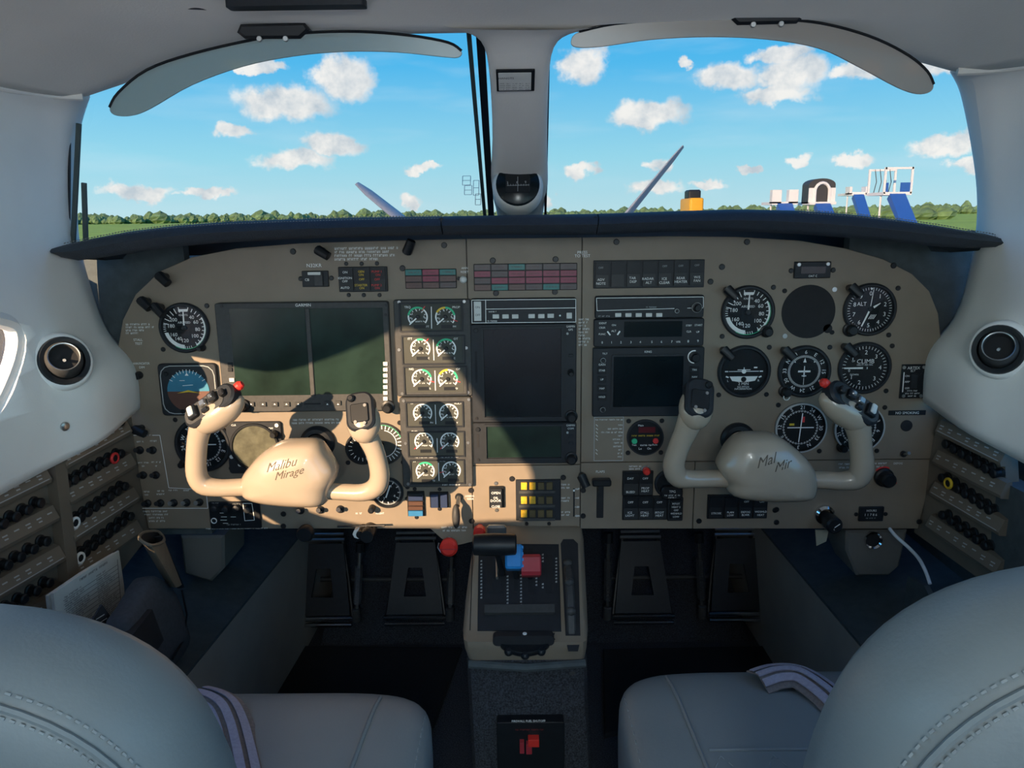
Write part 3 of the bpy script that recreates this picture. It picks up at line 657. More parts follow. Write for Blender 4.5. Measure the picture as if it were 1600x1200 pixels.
for p in ((458,393),(694,383),(963,378),(1167,378),(1128,417),(1110,440),(1396,415),(770,407),(868,405),(775,458),(867,456),(443,803),(443,822),(1092,814),(1213,796),(1213,816),(1436,815),(1211,797),(737,814),(800,748),(880,746),(911,766),(911,806),(736,766),(629,419),(241,477)): pscrew(*p)
# little eyeball lamps standing on the panel
def post_light(root, x, y, rot, k=1.0):
    d = Vector((cos(rot), sin(rot), 0)); a = Vector((x, y, 0)); 
    MB().tube([a, a+Vector((0,0,.010)), a+d*.004+Vector((0,0,.016)), a-d*.014*k+Vector((0,0,.020))], [.005*k,.006*k,.0075*k,.0065*k], 10).build('post_light', 'black', root)
for px, py, rot in ((505,392,2.6),(640,389,-2.0),(260,432,2.4),(232,470,2.4),(909,742,2.0),(222,668,2.8)):
    u, v = PF.loc(px, py); post_light(ip, u, v, rot)
lt = MB()
def plab(s, px, py, hpx=5, align='C', maxw=None, mb=None):
    u, v = PF.loc(px, py); (mb or lt).text(s, u, v, hpx*.00098, .0006, align=align, maxw=maxw*.00098 if maxw else None)
def fine_print(mb, x0, x1, y, h, z=.0006, seed=1):   # print too small to read in the photograph: letter-sized strokes in word-like runs
    rnd = random.Random(seed); x = x0; left = rnd.randint(2, 7)
    while x < x1:
        if left == 0: x += h*.75; left = rnd.randint(2, 8); continue
        w = h*rnd.choice((.35,.5,.55,.6)); k = rnd.random()
        mb.rect(x+w*.15, y, w*.3, h, z)
        if k < .7: mb.rect(x+w*.5, y+h*(.38 if k < .4 else -.38), w*.8, h*.24, z)
        if k > .4: mb.rect(x+w*.85, y, w*.28, h*.9, z)
        x += w+h*.22; left -= 1
def pdash(x0, x1, py, hpx=3.2, mb=None, seed=None):
    a = PF.loc(x0, py); b = PF.loc(x1, py); fine_print(mb or lt, a[0], b[0], a[1], hpx*.00098, seed=seed or int(x0*7+py))
for i, x1 in enumerate((620, 607, 617, 590)): pdash(523, x1, 388.5+i*5.6, 3.6)
plab('N32KR', 491, 415, 5.5); plab('PRESS', 910, 394.5, 4.4); plab('TO TEST', 910, 400, 4.4)
for i, x1 in enumerate((233, 240, 224, 216)): pdash(197, x1, 507+i*4.6, 2.8)
plab('STALL', 216, 531, 3.8); plab('TEST', 217, 537, 3.8); plab('ANNUNCIATOR', 221, 568, 3.6, maxw=26); plab('DIM', 222, 574, 3.6)
plab('FLAPS', 938, 737, 4); pdash(458, 528, 656, 3); pdash(456, 530, 661, 3)
pdash(322, 418, 826.0, 2.2); pdash(690, 729, 824, 3); pdash(692, 727, 829, 3)
plab('LANDING', 734, 775, 3.2, maxw=14); plab('GEAR', 735, 779.5, 3.2); plab('NIGHT', 594, 802, 3.2); pdash(556, 566, 802, 3)
for i in range(9): pdash(904, 921-(i % 3)*3, 499+i*5.0, 2.8)
plab('DEFOG', 1403, 724, 3.2, maxw=24); pdash(1356, 1384, 724, 2.8); pdash(1310, 1330, 725, 2.8); pdash(1360, 1380, 729, 2.8); pdash(1311, 1328, 730.5, 2.8)
pdash(983, 1001, 728.5, 2.6); pdash(983, 1001, 732.5, 2.6)
for y in (757, 762, 778, 782.5, 800, 804.5): pdash(877, 890, y, 2.8)
for i in range(4):
    u, v = PF.loc(897, 764+i*14); lt.line(u, v, u+.008, v, .0006, .0006); plab(('UP','10','20','DN')[i], 903, 764+i*14, 3.4)
def poly_line(pts, w=.0009, closed=False):
    q = [PF.loc(*p) for p in pts]
    for a, b in zip(q, q[1:]+([q[0]] if closed else [])): lt.line(*a, *b, w, .0006)
poly_line([(222,680),(206,680),(222,794),(325,794),(322,765),(264,762),(250,680),(238,680)])
for x0, x1, y in ((224,236,680),(214,223,690),(235,245,689),(216,231,723),(237,252,722),(222,225,728),(243,246,728),(225,233,768),(226,232,773),(246,255,767),(245,256,772),(264,278,766),(287,296,766),(306,312,766)): pdash(x0, x1, y, 2.6)
for i, (x0, x1) in enumerate(((224,262),(226,262),(233,255),(233,257))): pdash(x0, x1, 799+i*5, 2.8)
lt.build('lettering', 'mark', ip, smooth=0)['kind'] = 'stuff'

# ================================================================== ROUND INSTRUMENTS
def polar(r, deg): a = RAD(90-deg); return r*cos(a), r*sin(a)          # clock degrees: 0 up, clockwise
def gauge(px, py, rp, label, cat='gauge', name='gauge', screws=True, lamp=True, knob=None, bez=.86, face='dial', group=None, rim=None, glass=True, bezmat='bezel', scr=(45,135,225,315)):
    t = T(PF, px, py, name, label, cat, group); R = rp*t.k; t.R = R; r0 = R*bez; t.r0 = r0
    MB().ring(0, 0, r0, R, 0, .006, 40).build('bezel', bezmat, t.root)
    MB().cyl(0, 0, r0*1.01, 0, .0012, 40).build('dial_face', face, t.root)
    if rim: MB().ring(0, 0, R*.97, R*1.0, .0, .0066, 40).build('rim', rim, t.root)
    if screws:
        for a in scr: x, y = polar(R*1.28, a); screw(t.root, x, y, .0038)
    if lamp: x, y = polar(R*1.17, -45); post_light(t.root, x, y, RAD(135))
    if knob:
        for a, kr in knob:
            x, y = polar(R*1.02, a); MB().lathe([(kr*t.k*1.1,0),(kr*t.k*1.1,.004),(kr*t.k*.85,.005),(kr*t.k*.8,.014),(kr*t.k*.6,.016)], 18, x, y).build('knob', 'black', t.root)
    if glass: MB().disc(0, 0, r0, .0048, 36).build('glass', 'gaugeglass', t.root, smooth=0)
    return t
def ticks(mb, r0, r1, degs, w, z=.0016):
    for d in degs: mb.line(*polar(r0, d), *polar(r1, d), w, z)
def needle(t, deg, r1, r0=0, w=.0022, w2=None, m='mark', z=.003, nm='needle'):
    MB().line(*polar(r0, deg), *polar(r1, deg), w, z, w2).build(nm, m, t.root, smooth=0)
def hub(t, r=.003, m='black'): MB().cyl(0, 0, r, .0012, .0036, 14, .0005).build('needle_hub', m, t.root)
def airspeed(t):
    r = t.r0; mb = MB(); ticks(mb, r*.80, r*.97, [15+12*i for i in range(12)], .0012); ticks(mb, r*.72, r*.97, [-12-13*i for i in range(6)], .0012); ticks(mb, r*.86, r*.97, [165+6*i for i in range(20)], .0009)
    for s, d in (('40',38),('60',65),('80',98),('100',130),('120',182),('140',212),('160',238),('180',278),('200',308)): x, y = polar(r*.60, d); mb.text(s, x, y, r*.17, .0016)
    mb.text('AIRSPEED', 0, r*.24, r*.10, .0016); mb.text('KNOTS', 0, r*.58, r*.09, .0016); mb.rect(0, r*.80, r*.42, r*.12, .0015)
    mb.arc(0, 0, r*.90, r*.97, RAD(30), RAD(-60), .0015); mb.arc(0, 0, r*.80, r*.97, RAD(-95), RAD(-165), .0015)
    mb.build('dial_markings', 'mark', t.root, smooth=0); g = MB(); g.arc(0, 0, r*.97, r*1.0, RAD(25), RAD(-120), .0017); g.build('green_arc', 'green', t.root, smooth=0)
    needle(t, 2, r*.86, r*.05, .0026, .0016); hub(t, .004)
t = gauge(289, 512, 39.5, 'round black airspeed dial on the far left of the panel', 'gauge', 'airspeed_indicator', knob=[(142,5)], scr=(48,-48,228)); airspeed(t)
t = gauge(1168, 487.5, 42, 'round airspeed dial, upper left of the right-hand gauge cluster', 'gauge', 'airspeed_indicator', knob=[(135,9)], scr=(45,225)); airspeed(t)
# empty cut-out
t = T(PF, 1263, 487, 'gauge_cutout', 'empty round black instrument hole beside the altimeter', 'cutout'); R = 42*t.k
pts = [polar(R, d) for d in range(0, 360, 8)]; MB().cyl(0, 0, R, -.0005, .0007, 44).build('opening', 'blackmatte', t.root); x, y = polar(R*1.0, 130); MB().cyl(x, y, R*.17, -.0005, .0007, 18).build('knob_opening', 'blackmatte', t.root)
for a in (-50, 48, -138, 130): x, y = polar(R*1.22, a); MB().cyl(x, y, .0036, 0, .0010, 12).build('screw_hole', 'steel' if a in (48,-138) else 'blackmatte', t.root)
# altimeter
t = gauge(1358, 483.5, 41.5, 'altimeter with long thin and short wide pointers', 'gauge', 'altimeter', knob=[(222,10)], scr=(52,140)); r = t.r0; mb = MB()
ticks(mb, r*.86, r*.97, [7.2*i for i in range(50)], .0007)
for i in range(10): x, y = polar(r*.70, 36*i); mb.text(str(i), x, y, r*.19, .0016)
mb.text('ALT', -r*.36, r*.24, r*.17, .0016)
for i in range(4): mb.line(r*(-.02+.07*i), -r*.42, r*(.1+.07*i), -r*.22, .0009, .0016)
mb.build('dial_markings', 'mark', t.root, smooth=0); needle(t, 203, r*.80, r*.02, .0028, .0020); needle(t, 57, r*.52, r*.18, .0035, .0012); needle(t, 6, r*.88, r*.15, .0010)
mb = MB(); mb.add([(-r*.07, r*.95, .0032), (r*.07, r*.95, .0032), (0, r*.84, .0032)], [(0,2,1)]); mb.build('pointer_index', 'mark', t.root, smooth=0); hub(t)
# turn coordinator
t = gauge(1162, 580, 41.5, 'turn coordinator with white aeroplane symbol and ball tube', 'gauge', 'turn_coordinator', scr=(45,135,225)); r = t.r0; mb = MB()
mb.line(-r*.66, 0, r*.66, 0, .0010, .0016); mb.disc(0, .0, r*.10, .0017, 14); mb.line(-r*.28, r*.07, r*.28, r*.07, .0010, .0016); mb.line(0, 0, 0, r*.18, .0010, .0016)
for s in (-1, 1): mb.rect(s*r*.76, 0, r*.14, r*.05, .0016); mb.line(s*r*.78, -r*.22, s*r*.66, -r*.27, .0022, .0016)
mb.rect(r*.5, r*.17, r*.15, r*.06, .0016)
mb.text('L', -r*.68, -r*.42, r*.10, .0016); mb.text('R', r*.66, -r*.42, r*.10, .0016); mb.text('2 MIN', 0, -r*.56, r*.13, .0016); mb.text('NO PITCH', 0, -r*.70, r*.08, .0016); mb.text('INFORMATION', 0, -r*.79, r*.08, .0016)
mb.build('dial_markings', 'mark', t.root, smooth=0)
mb = MB(); mb.add([(-r*.62,-r*.22,.0018),(r*.62,-r*.22,.0018),(r*.5,-r*.42,.0018),(r*.2,-r*.47,.0018),(-r*.2,-r*.47,.0018),(-r*.5,-r*.42,.0018)],[(0,5,4,3,2,1)]); mb.build('ball_tube', 'mark', t.root, smooth=0)
MB().cyl(0, -r*.35, r*.115, .0018, .003, 16, .0006).build('slip_ball', 'black', t.root)
# directional gyro
t = gauge(1256, 580, 41.5, 'directional gyro with compass rose and aeroplane symbol', 'gauge', 'heading_indicator', knob=[(222,9)], scr=(45,)); r = t.r0; mb = MB()
ticks(mb, r*.62, r*.72, [5*i+2.5 for i in range(72)], .0008)
for i, s in enumerate(('6','E','12','15','S','21','24','W','30','33','N','3')): x, y = polar(r*.85, 30*i+2); mb.text(s, x, y, r*.17, .0016, rot=-RAD(30*i+2))
mb.line(0, -r*.25, 0, r*.24, .0024, .0017, .0012); mb.line(-r*.27, 0, r*.27, 0, .0028, .0017); mb.line(-r*.1, -r*.2, r*.1, -r*.2, .0016, .0017); mb.add([(-r*.07,r*.4,.0017),(r*.07,r*.4,.0017),(0,r*.6,.0017)],[(0,1,2)]); mb.line(0, -r*.3, 0, -r*.6, .0007, .0016)
mb.disc(-r*.42, r*.42, r*.03, .0016, 8); mb.disc(r*.42, r*.42, r*.03, .0016, 8); mb.build('dial_markings', 'mark', t.root, smooth=0)
x, y = polar(t.R*1.16, 217); MB().ring(x, y, .0038, .0052, .012, .014, 16).build('knob_ring', 'mark', t.root)
# vertical speed
t = gauge(1350, 574.5, 41.5, 'vertical speed dial lettered CLIMB', 'gauge', 'vertical_speed_indicator', scr=(50,135)); r = t.r0; mb = MB()
ticks(mb, r*.84, r*.97, [-90+9*i for i in range(39)], .0008)
for s, d in (('1',-52),('2',2),('3',44),('4',90),('1',-128),('2',-165),('3',136)): x, y = polar(r*.68, d); mb.text(s, x, y, r*.19, .0016)
mb.text('CLIMB', r*.03, r*.28, r*.2, .0016); mb.text('1000 FT PER MIN', 0, r*.13, r*.07, .0016); mb.text('DOWN', -r*.42, -r*.3, r*.08, .0016); mb.text('UP', -r*.5, r*.3, r*.08, .0016); mb.text('0', -r*.66, -r*.12, r*.13, .0016)
mb.build('dial_markings', 'mark', t.root, smooth=0); needle(t, -90, r*.9, -r*.12, .0030, .0022); hub(t)
# course deviation indicators
def cdi(t, rot):
    r = t.r0; mb = MB(); ticks(mb, r*.66, r*.74, [10*i+rot for i in range(36)], .0011); ticks(mb, r*.68, r*.73, [10*i+5+rot for i in range(36)], .0007)
    for i, s in enumerate(('N','3','6','E','12','15','S','21','24','W','30','33')): x, y = polar(r*.85, 30*i+rot); mb.text(s, x, y, r*.16, .0016, rot=-RAD(30*i+rot))
    mb.build('dial_markings', 'mark', t.root, smooth=0); needle(t, 4, r*.62, -r*.62, .0016); mb = MB(); mb.rect(0, 0, r*1.1, .0016, .0026); mb.build('glideslope_needle', 'mark', t.root, smooth=0)
    mb = MB(); mb.rect(-r*.36, r*.13, r*.2, r*.09, .0016); mb.build('nav_flag', 'yellow', t.root, smooth=0); mb = MB(); mb.rect(r*.11, r*.34, r*.10, r*.24, .0016); mb.build('off_flag', 'redm', t.root, smooth=0)
t = gauge(1250, 667.5, 40, 'course deviation indicator with crossed white needles', 'gauge', 'course_indicator', lamp=False, rim='dimmark', bez=.94, scr=(45,-45,140)); cdi(t, 152)
t = gauge(1341, 668, 39, 'second course indicator half hidden behind the right yoke grip', 'gauge', 'course_indicator', lamp=False, rim='dimmark', bez=.94, scr=(50,140), knob=[(218,7)]); cdi(t, 40)
t = gauge(318, 694, 44, 'black compass dial behind the left horn of the left yoke', 'gauge', 'heading_indicator', lamp=False, scr=(-45,45,135), knob=[(228,6)]); cdi(t, 20)
# grey faced storm scope
t = T(PF, 400, 697, 'stormscope_display', 'round grey display in a square black bezel behind the left yoke', 'display'); q = t.r(357,658,443,738); w, h = q[2], q[3]
MB().plate(q[0], q[1], w, h, 0, .005, .004, .001).build('bezel', 'bezel', t.root); M['crt'] = mat('grey_green_tube', (0.10, 0.10, 0.07), 0.3, var=0.3, scale=90)
MB().ring(0, 0, w*.40, w*.45, .005, .008, 36).build('tube_ring', 'black', t.root); MB().cyl(0, 0, w*.405, .005, .0058, 36).build('tube_face', 'crt', t.root)
x, y = t.p(431,676); MB().lathe([(.006,.005),(.006,.012),(.004,.018)], 14, x, y).build('knob', 'black', t.root); x, y = t.p(425,668); b = MB(); b.text('OFF', x, y, .003, .0056); x, y = t.p(367,663); b.text('CLR', x, y, .003, .0056); b.build('lettering', 'mark', t.root, smooth=0)
for p in ((434,663),(364,712),(377,724)): x, y = t.p(*p); MB().cyl(x, y, .0032, .005, .0066, 10).build('button', 'white_button', t.root)
# cabin gauges half hidden behind the right horn of the left yoke
t = gauge(598, 693, 34, 'white-green rimmed grey dial behind the right horn of the left yoke', 'gauge', 'cabin_altitude_gauge', lamp=False, face='dialgrey', bezmat='greybezel', scr=(40,60,135), bez=.94); r = t.r0; mb = MB()
ticks(mb, r*.74, r*.95, [12*i for i in range(30)], .0013); mb.arc(0, 0, r*.66, r*.70, RAD(80), RAD(-80), .0016); mb.build('dial_markings', 'mark', t.root, smooth=0); g = MB(); g.arc(0,0,r*.93,r*.99,RAD(100),RAD(20),.0017); g.build('green_arc','green',t.root,smooth=0); hub(t)
t = gauge(566, 700, 26, 'small dark dial between the left yoke hub and its right horn', 'gauge', 'suction_gauge', lamp=False, scr=(225,)); r = t.r0; mb = MB(); ticks(mb, r*.7, r*.95, [20*i for i in range(18)], .001); mb.build('dial_markings', 'mark', t.root, smooth=0)
t = gauge(606, 769, 25, 'small black clock dial below the right horn of the left yoke', 'gauge', 'clock', lamp=False, scr=(75,110)); r = t.r0; mb = MB(); ticks(mb, r*.72, r*.95, [30*i for i in range(12)], .0013); ticks(mb, r*.85, r*.95, [6*i for i in range(60)], .0006)
for i in range(1, 13, 3): x, y = polar(r*.55, 30*i); mb.text(str(i), x, y, r*.2, .0016)
mb.build('dial_markings', 'mark', t.root, smooth=0); needle(t, 20, r*.6); needle(t, 200, r*.4)
x, y = t.p(582,793); MB().lathe([(.0055,0),(.005,.014),(.003,.016)], 12, x, y).build('knob', 'black', t.root)
# fuel totalizer
t = gauge(1007.5, 682.5, 28.5, 'small round fuel computer with red window and coloured buttons', 'gauge', 'fuel_computer', lamp=False, bez=.97, glass=False); r = t.r0; M['redwin'] = mat('dark_red_window', (0.10, 0.008, 0.012), 0.3)
b = MB(); b.rect(r*.1, r*.42, r*.95, r*.34, .0017); b.build('readout', 'redwin', t.root, smooth=0)
for s, c in ((-1,'green'),(1,'redm')): MB().cyl(s*r*.6, -r*.22, r*.16, .001, .005, 14, .0006).build('push_button', c, t.root)
b = MB(); b.text('Main', -r*.25, r*.68, r*.12, .0017); b.text('Test', -r*.6, -r*.46, r*.11, .0017); b.text('Rem', r*.57, -r*.46, r*.11, .0017); b.text('Lo', -r*.25, -r*.68, r*.13, .0017); b.text('On', r*.25, -r*.68, r*.13, .0017); fine_print(b, -r*.25, r*.35, -r*.48, r*.09, .0017, 5); b.build('lettering', 'mark', t.root, smooth=0)
b = MB(); fine_print(b, -r*.75, r*.78, r*.08, r*.09, .0017, 9); b.build('yellow_lettering', 'yellow', t.root, smooth=0)
# electronic attitude display
t = T(PF, 297, 607, 'attitude_display', 'square attitude display showing blue sky and brown ground', 'display'); q = t.r(252,567,343,648)
MB().plate(q[0], q[1], q[2], q[3], 0, .006, .006, .0015).build('bezel', 'bezel', t.root); w = q[2]; b = MB(); b.frame(q[0], q[1], w*.93, q[3]*.93, .0012, .006, .0066, .016); b.build('bezel_line', 'dimmark', t.root)
b = MB(); b.arc(0, -.003, 0, w*.36, 0, pi, .0068); b.build('sky_half', 'skyblue', t.root, smooth=0); b = MB(); b.arc(0, -.003, 0, w*.36, 0, -pi, .0068); b.build('ground_half', 'earth', t.root, smooth=0)
b = MB(); ticks(b, w*.29, w*.35, [-60,-45,-30,-20,-10,0,10,20,30,45,60], .0009, .007); b.add([(-.003,w*.24,.007),(.003,w*.24,.007),(0,w*.29,.007)],[(0,1,2)]); b.line(-.008,.006,.008,.007,.0008,.007); b.line(-.012,.014,-.004,.014,.0008,.007); b.build('dial_markings', 'mark', t.root, smooth=0)
b = MB(); b.add([(-.018,-.006,.0072),(0,-.001,.0072),(.018,-.006,.0072),(0,-.004,.0072)],[(0,3,2,1)]); b.build('aircraft_symbol', 'yellow', t.root, smooth=0)
for p in ((262,583),(289,641),(327,641)): x, y = t.p(*p); MB().cyl(x, y, .0035, .006, .009, 10, .0005).build('button', 'black', t.root)

# ================================================================== SCREENS AND RADIOS
def unit(x0, y0, x1, y1, name, label, cat, m='bezel', d=.008, rad=.003):
    t = T(PF, (x0+x1)/2, (y0+y1)/2, name, label, cat); q = t.r(x0, y0, x1, y1); t.q = q; t.d = d
    MB().plate(q[0], q[1], q[2], q[3], 0, d, rad, .0012).build('bezel', m, t.root); return t
def rects(t, lst, name, m, z0, z1, ch=.0004, rad=.0006):
    out = []
    for r_ in lst: q = t.r(*r_); out.append(MB().plate(q[0], q[1], q[2], q[3], z0, z1, rad, ch).build(name, m, t.root))
    return out
def ttext(t, lst, z, m='mark', name='lettering', h=4.2):
    b = MB()
    for s, px, py, *r_ in lst: x, y = t.p(px, py); b.text(s, x, y, (r_[0] if r_ else h)*t.k, z, maxw=r_[1]*t.k if len(r_) > 1 else None)
    return b.build(name, m, t.root, smooth=0)
def tlines(t, segs, w, z, m='mark', name='panel_line'):
    b = MB()
    for x0, y0, x1, y1 in segs: b.line(*t.p(x0, y0), *t.p(x1, y1), w, z)
    return b.build(name, m, t.root, smooth=0)
# primary flight display
t = unit(347, 471, 612, 640, 'flight_display', 'wide twin-screen flight display marked GARMIN above the left yoke', 'display', 'greybezel', .012, .004)
rects(t, [(368,480,484,615),(491,480,603,613)], 'screen', 'screengreen', .012, .0124, .0002); q = t.r(484.5,480,491.5,616); MB().plate(q[0], q[1], q[2], q[3], .012, .0145, .0006, .0008).build('centre_bar', 'greybezel', t.root)
ttext(t, [('GARMIN', 477, 475.5, 4.6)], .0126); rects(t, [(392+18.3*i, 625, 402+18.3*i, 632) for i in range(5)] + [(511,623,519,630),(527,623,536,630)], 'soft_key', 'greybezel', .012, .0145, .0007)
b = MB()
for x in [397+18.3*i for i in range(5)] + [515, 531.5]: u, v = t.p(x, 628); b.add([(u-.0016,v-.001,.0147),(u+.0016,v-.001,.0147),(u,v+.0014,.0147)],[(0,1,2)])
b.build('key_arrows', 'mark', t.root, smooth=0); rects(t, [(601,563+9*i,608,569+9*i) for i in range(7)], 'side_key', 'white_button', .012, .0138, .0005)
rects(t, [(361,564,368,571),(361,572,368,578)], 'left_key', 'black', .012, .0138, .0005); rects(t, [(363,588,371,594)], 'white_key', 'white_button', .012, .0138, .0005); rects(t, [(372,603,379,616)], 'red_key', 'red', .012, .014, .0005); rects(t, [(478,627,504,629)], 'card_slot', 'blackmatte', .012, .0123, .0001)
for p in ((385,630),(609,632)): x, y = t.p(*p); MB().lathe([(.010,.012),(.010,.018),(.007,.019),(.0065,.028),(.005,.030)], 18, x, y).build('knob', 'black', t.root)
for p in ((351,477),(606,475),(605,490)): x, y = t.p(*p); MB().cyl(x, y, .0024, .012, .0132, 10).build('bezel_screw', 'screw', t.root)
# engine clusters
def engine_gauge(t, px, py, r, red, green, z, lab=None, unitl=None, labx=0):
    x, y = t.p(px, py); b = MB(); b.arc(x, y, r*.86, r, RAD(225), RAD(-40), z); ticks_at(b, x, y, r*.66, r*.82, [-125+28*i for i in range(10)], .0010, z)
    for s, d in ((0,-108),(2,-60),(4,-10),(6,40),(8,90)): px_, py_ = polar(r*.62, d); b.text(str(s), x+px_, y+py_, r*.2, z)
    if lab: u, v = t.p(px+labx, py-15); b.text(lab, u, v, .0034, z)
    if unitl: u, v = t.p(px+13, py+15); b.text(unitl, u, v, .0028, z)
    fine_print(b, x-r*.25, x+r*.35, y-r*.45, r*.13, z, int(px)); b.build('dial_markings', 'mark', t.root, smooth=0)
    if green: g = MB(); g.arc(x, y, r*.84, r*1.03, RAD(90-green[0]), RAD(90-green[1]), z+.0002); g.build('green_arc', 'green', t.root, smooth=0)
    if red:
        g = MB(); u0, v0 = polar(r*.8, red); u1, v1 = polar(r*1.3, red); g.line(x+u0, y+v0, x+u1, y+v1, .0012, z+.0004); g.build('red_line', 'redm', t.root, smooth=0)
    u0, v0 = polar(-r*.05, -132); u1, v1 = polar(r*1.12, -132); g = MB(); g.line(x+u0, y+v0, x+u1, y+v1, .0022, z+.0012, .0016); g.build('needle', 'mark', t.root, smooth=0)
    MB().cyl(x, y, r*.2, z-.0006, z+.0016, 14, .0004).build('needle_hub', 'black', t.root)
    u, v = t.p(px+3, py+15); MB().plate(u, v, r*1.15, r*.34, z-.0008, z+.0003, .0003).build('digital_readout', 'black', t.root)
def ticks_at(b, x, y, r0, r1, degs, w, z):
    for d in degs: a, c = polar(r0, d), polar(r1, d); b.line(x+a[0], y+a[1], x+c[0], y+c[1], w, z)
t = unit(619, 467, 737, 617, 'engine_gauge_cluster', 'upper engine cluster of six small dials with green and yellow arcs', 'gauge cluster', 'greybezel', .009, .003)
rects(t, [(628,474,721,516),(632,525,723,565),(635,573,725,611)], 'dial_module', 'dialgrey', .009, .0094, .0001)
for y0, x0 in ((474,628),(525,632),(573,635)): q = t.r(x0-3, y0-3, x0+96, y0+43); b = MB(); b.frame(q[0], q[1], q[2], q[3], .0022, .009, .0112, .001); b.build('module_frame', 'bezel', t.root)
for px, py, red, gr, la, un, lx in ((654,494,35,(-80,40),'TRQ','LB FT',-16),(696.5,494,110,(0,80),'PROP','RPM',17),(658,543,40,(-20,20),'ITT','C',-16),(698,543,None,(-75,40),'OT','C',15),(660,590,105,(5,80),'NG','%',-16),(700.5,590,105,(40,90),'OP','PSI',16)):
    engine_gauge(t, px, py, 15.5*t.k, red, gr, .0097, la, un, lx)
b = MB()
for x, y in ((696.5,494),(700.5,590)): u, v = t.p(x, y); b.arc(u, v, .0125, .0155, RAD(150), RAD(88), .0101)
b.build('yellow_arc', 'yellow', t.root, smooth=0); tlines(t, [(675,478,675.5,512),(678,529,679,561),(680.5,577,681.5,608)], .0012, .0099)
for p in ((625,545),(729,542),(630,613),(732,611),(625,471),(726,470)): x, y = t.p(*p); MB().cyl(x, y, .0024, .009, .0102, 10).build('bezel_screw', 'steel', t.root)
t = unit(628, 619, 738, 758, 'engine_gauge_cluster', 'lower engine cluster of six small fuel and pressure dials', 'gauge cluster', 'greybezel', .009, .003)
rects(t, [(638,627,723,663),(641,673,725,709),(645,717,725,751)], 'dial_module', 'dialgrey', .009, .0094, .0001)
for x0, y0, x1, y1 in ((638,627,723,663),(641,673,725,709),(645,717,725,751)): q = t.r(x0-3, y0-2, x1+2, y1+2); b = MB(); b.frame(q[0], q[1], q[2], q[3], .0022, .009, .0112, .001); b.build('module_frame', 'bezel', t.root)
for px, py, red, gr, la, un, lx in ((661.5,643,None,None,'FF','PPH',-16),(702,643,None,None,'VOLT','V',14),(663.5,687,-128,None,'FUEL',None,-14),(703.5,687,-128,None,None,None,0),(665.5,733,None,(-40,50),'FP','PSI',-16),(706,732,-100,None,'VAC',None,-14)):
    engine_gauge(t, px, py, 14.8*t.k, red, gr, .0097, la, un, lx)
b = MB(); fine_print(b, *[t.p(x, 711)[0] for x in (650, 678)], t.p(660,711.5)[1], .0022, .0097, 3); fine_print(b, *[t.p(x, 711)[0] for x in (690, 718)], t.p(660,711.5)[1], .0022, .0097, 4); fine_print(b, *[t.p(x, 754)[0] for x in (692, 720)], t.p(660,754.5)[1], .0022, .0097, 6); b.build('lettering', 'mark', t.root, smooth=0)
tlines(t, [(681,630,682,660),(684,682,684.5,704),(686,720,687,748)], .0010, .0099)
for p in ((632,624),(733,622),(635,690),(732,689),(639,753),(735,754)): x, y = t.p(*p); MB().cyl(x, y, .0024, .009, .0102, 10).build('bezel_screw', 'steel', t.root)
# centre stack
t = unit(736, 465, 900, 504, 'audio_panel', 'slim audio selector panel with white push keys above the large map screen', 'radio'); z = .0084
tlines(t, [(737.5,468,899,466.5),(899,466.5,899,502),(899,502,738,503.5),(738,503.5,737.5,468),(759,467,759.5,503),(759,482,899,480)], .0009, z); rects(t, [(741,470,752.5,500)], 'rocker', 'white_button', .008, .0105)
rects(t, [(770,490,780,496.5),(785,490,795,496.5),(800,490,810,496.5),(825.5,489.5,835.5,496),(840.5,489.5,850.5,496),(855,489,865,495.5),(884.5,487.5,893,496.5)], 'push_key', 'white_button', .008, .0098); ttext(t, [('ON',746.5,479,3.4),('OFF',747,491,3.4)], .0107, 'ink'); x, y = t.p(874.5,492); MB().cyl(x, y, .0014, .008, .0086, 8).build('indicator_lamp', 'mark', t.root)
b = MB(); fine_print(b, *[t.p(x, 500)[0] for x in (762, 777)], t.p(770,500.5)[1], .0022, z, 2); fine_print(b, *[t.p(x, 485)[0] for x in (764, 776)], t.p(770,486)[1], .0020, z, 5); b.build('lettering', 'mark', t.root, smooth=0)
def navigator(x0, y0, x1, y1, sx0, sy0, sx1, sy1, label, lab2, knobs):
    t = unit(x0, y0, x1, y1, 'map_navigator', label, 'display'); rects(t, [(sx0, sy0, sx1, sy1)], 'screen', 'screen' if y1-y0 > 100 else 'screengreen', .008, .0085, .0002)
    q = t.r(sx0-4, sy0-4, sx1+4, sy1+4); b = MB(); b.frame(q[0], q[1], q[2], q[3], .0035, .008, .0115, .002); b.build('screen_frame', 'bezel', t.root)
    ttext(t, [('GARMIN', x1-9, y0+4, 3.2, 13), (lab2, x1-9, y0+9, 3.0)], .0084)
    for p, rr in knobs: x, y = t.p(*p); MB().lathe([(rr*1.3,.008),(rr*1.3,.012),(rr,.013),(rr*.95,.022),(rr*.7,.024)], 20, x, y).build('knob', 'black', t.root)
    rects(t, [(x0+5.5, y0+.28*(y1-y0), x0+9, y0+.6*(y1-y0))], 'card_slot', 'blackmatte', .008, .0083, .0001); x, y = t.p(x0+7, y0+10); MB().cyl(x, y, .0035, .008, .0105, 12, .0005).build('small_knob', 'black', t.root)
    x, y = t.p(x1-14, y0+15); MB().cyl(x, y, .0018, .008, .0095, 10).build('indicator_lamp', 'dimmark', t.root)
    for f_ in (.32, .5): rects(t, [(x1-12, y0+f_*(y1-y0)-2, x1-5, y0+f_*(y1-y0)+2)], 'side_key', 'bezel', .008, .0095)
    x, y = t.p(x0+8, y1-6); MB().cyl(x, y, .0022, .008, .0092, 10).build('bezel_screw', 'screw', t.root); return t
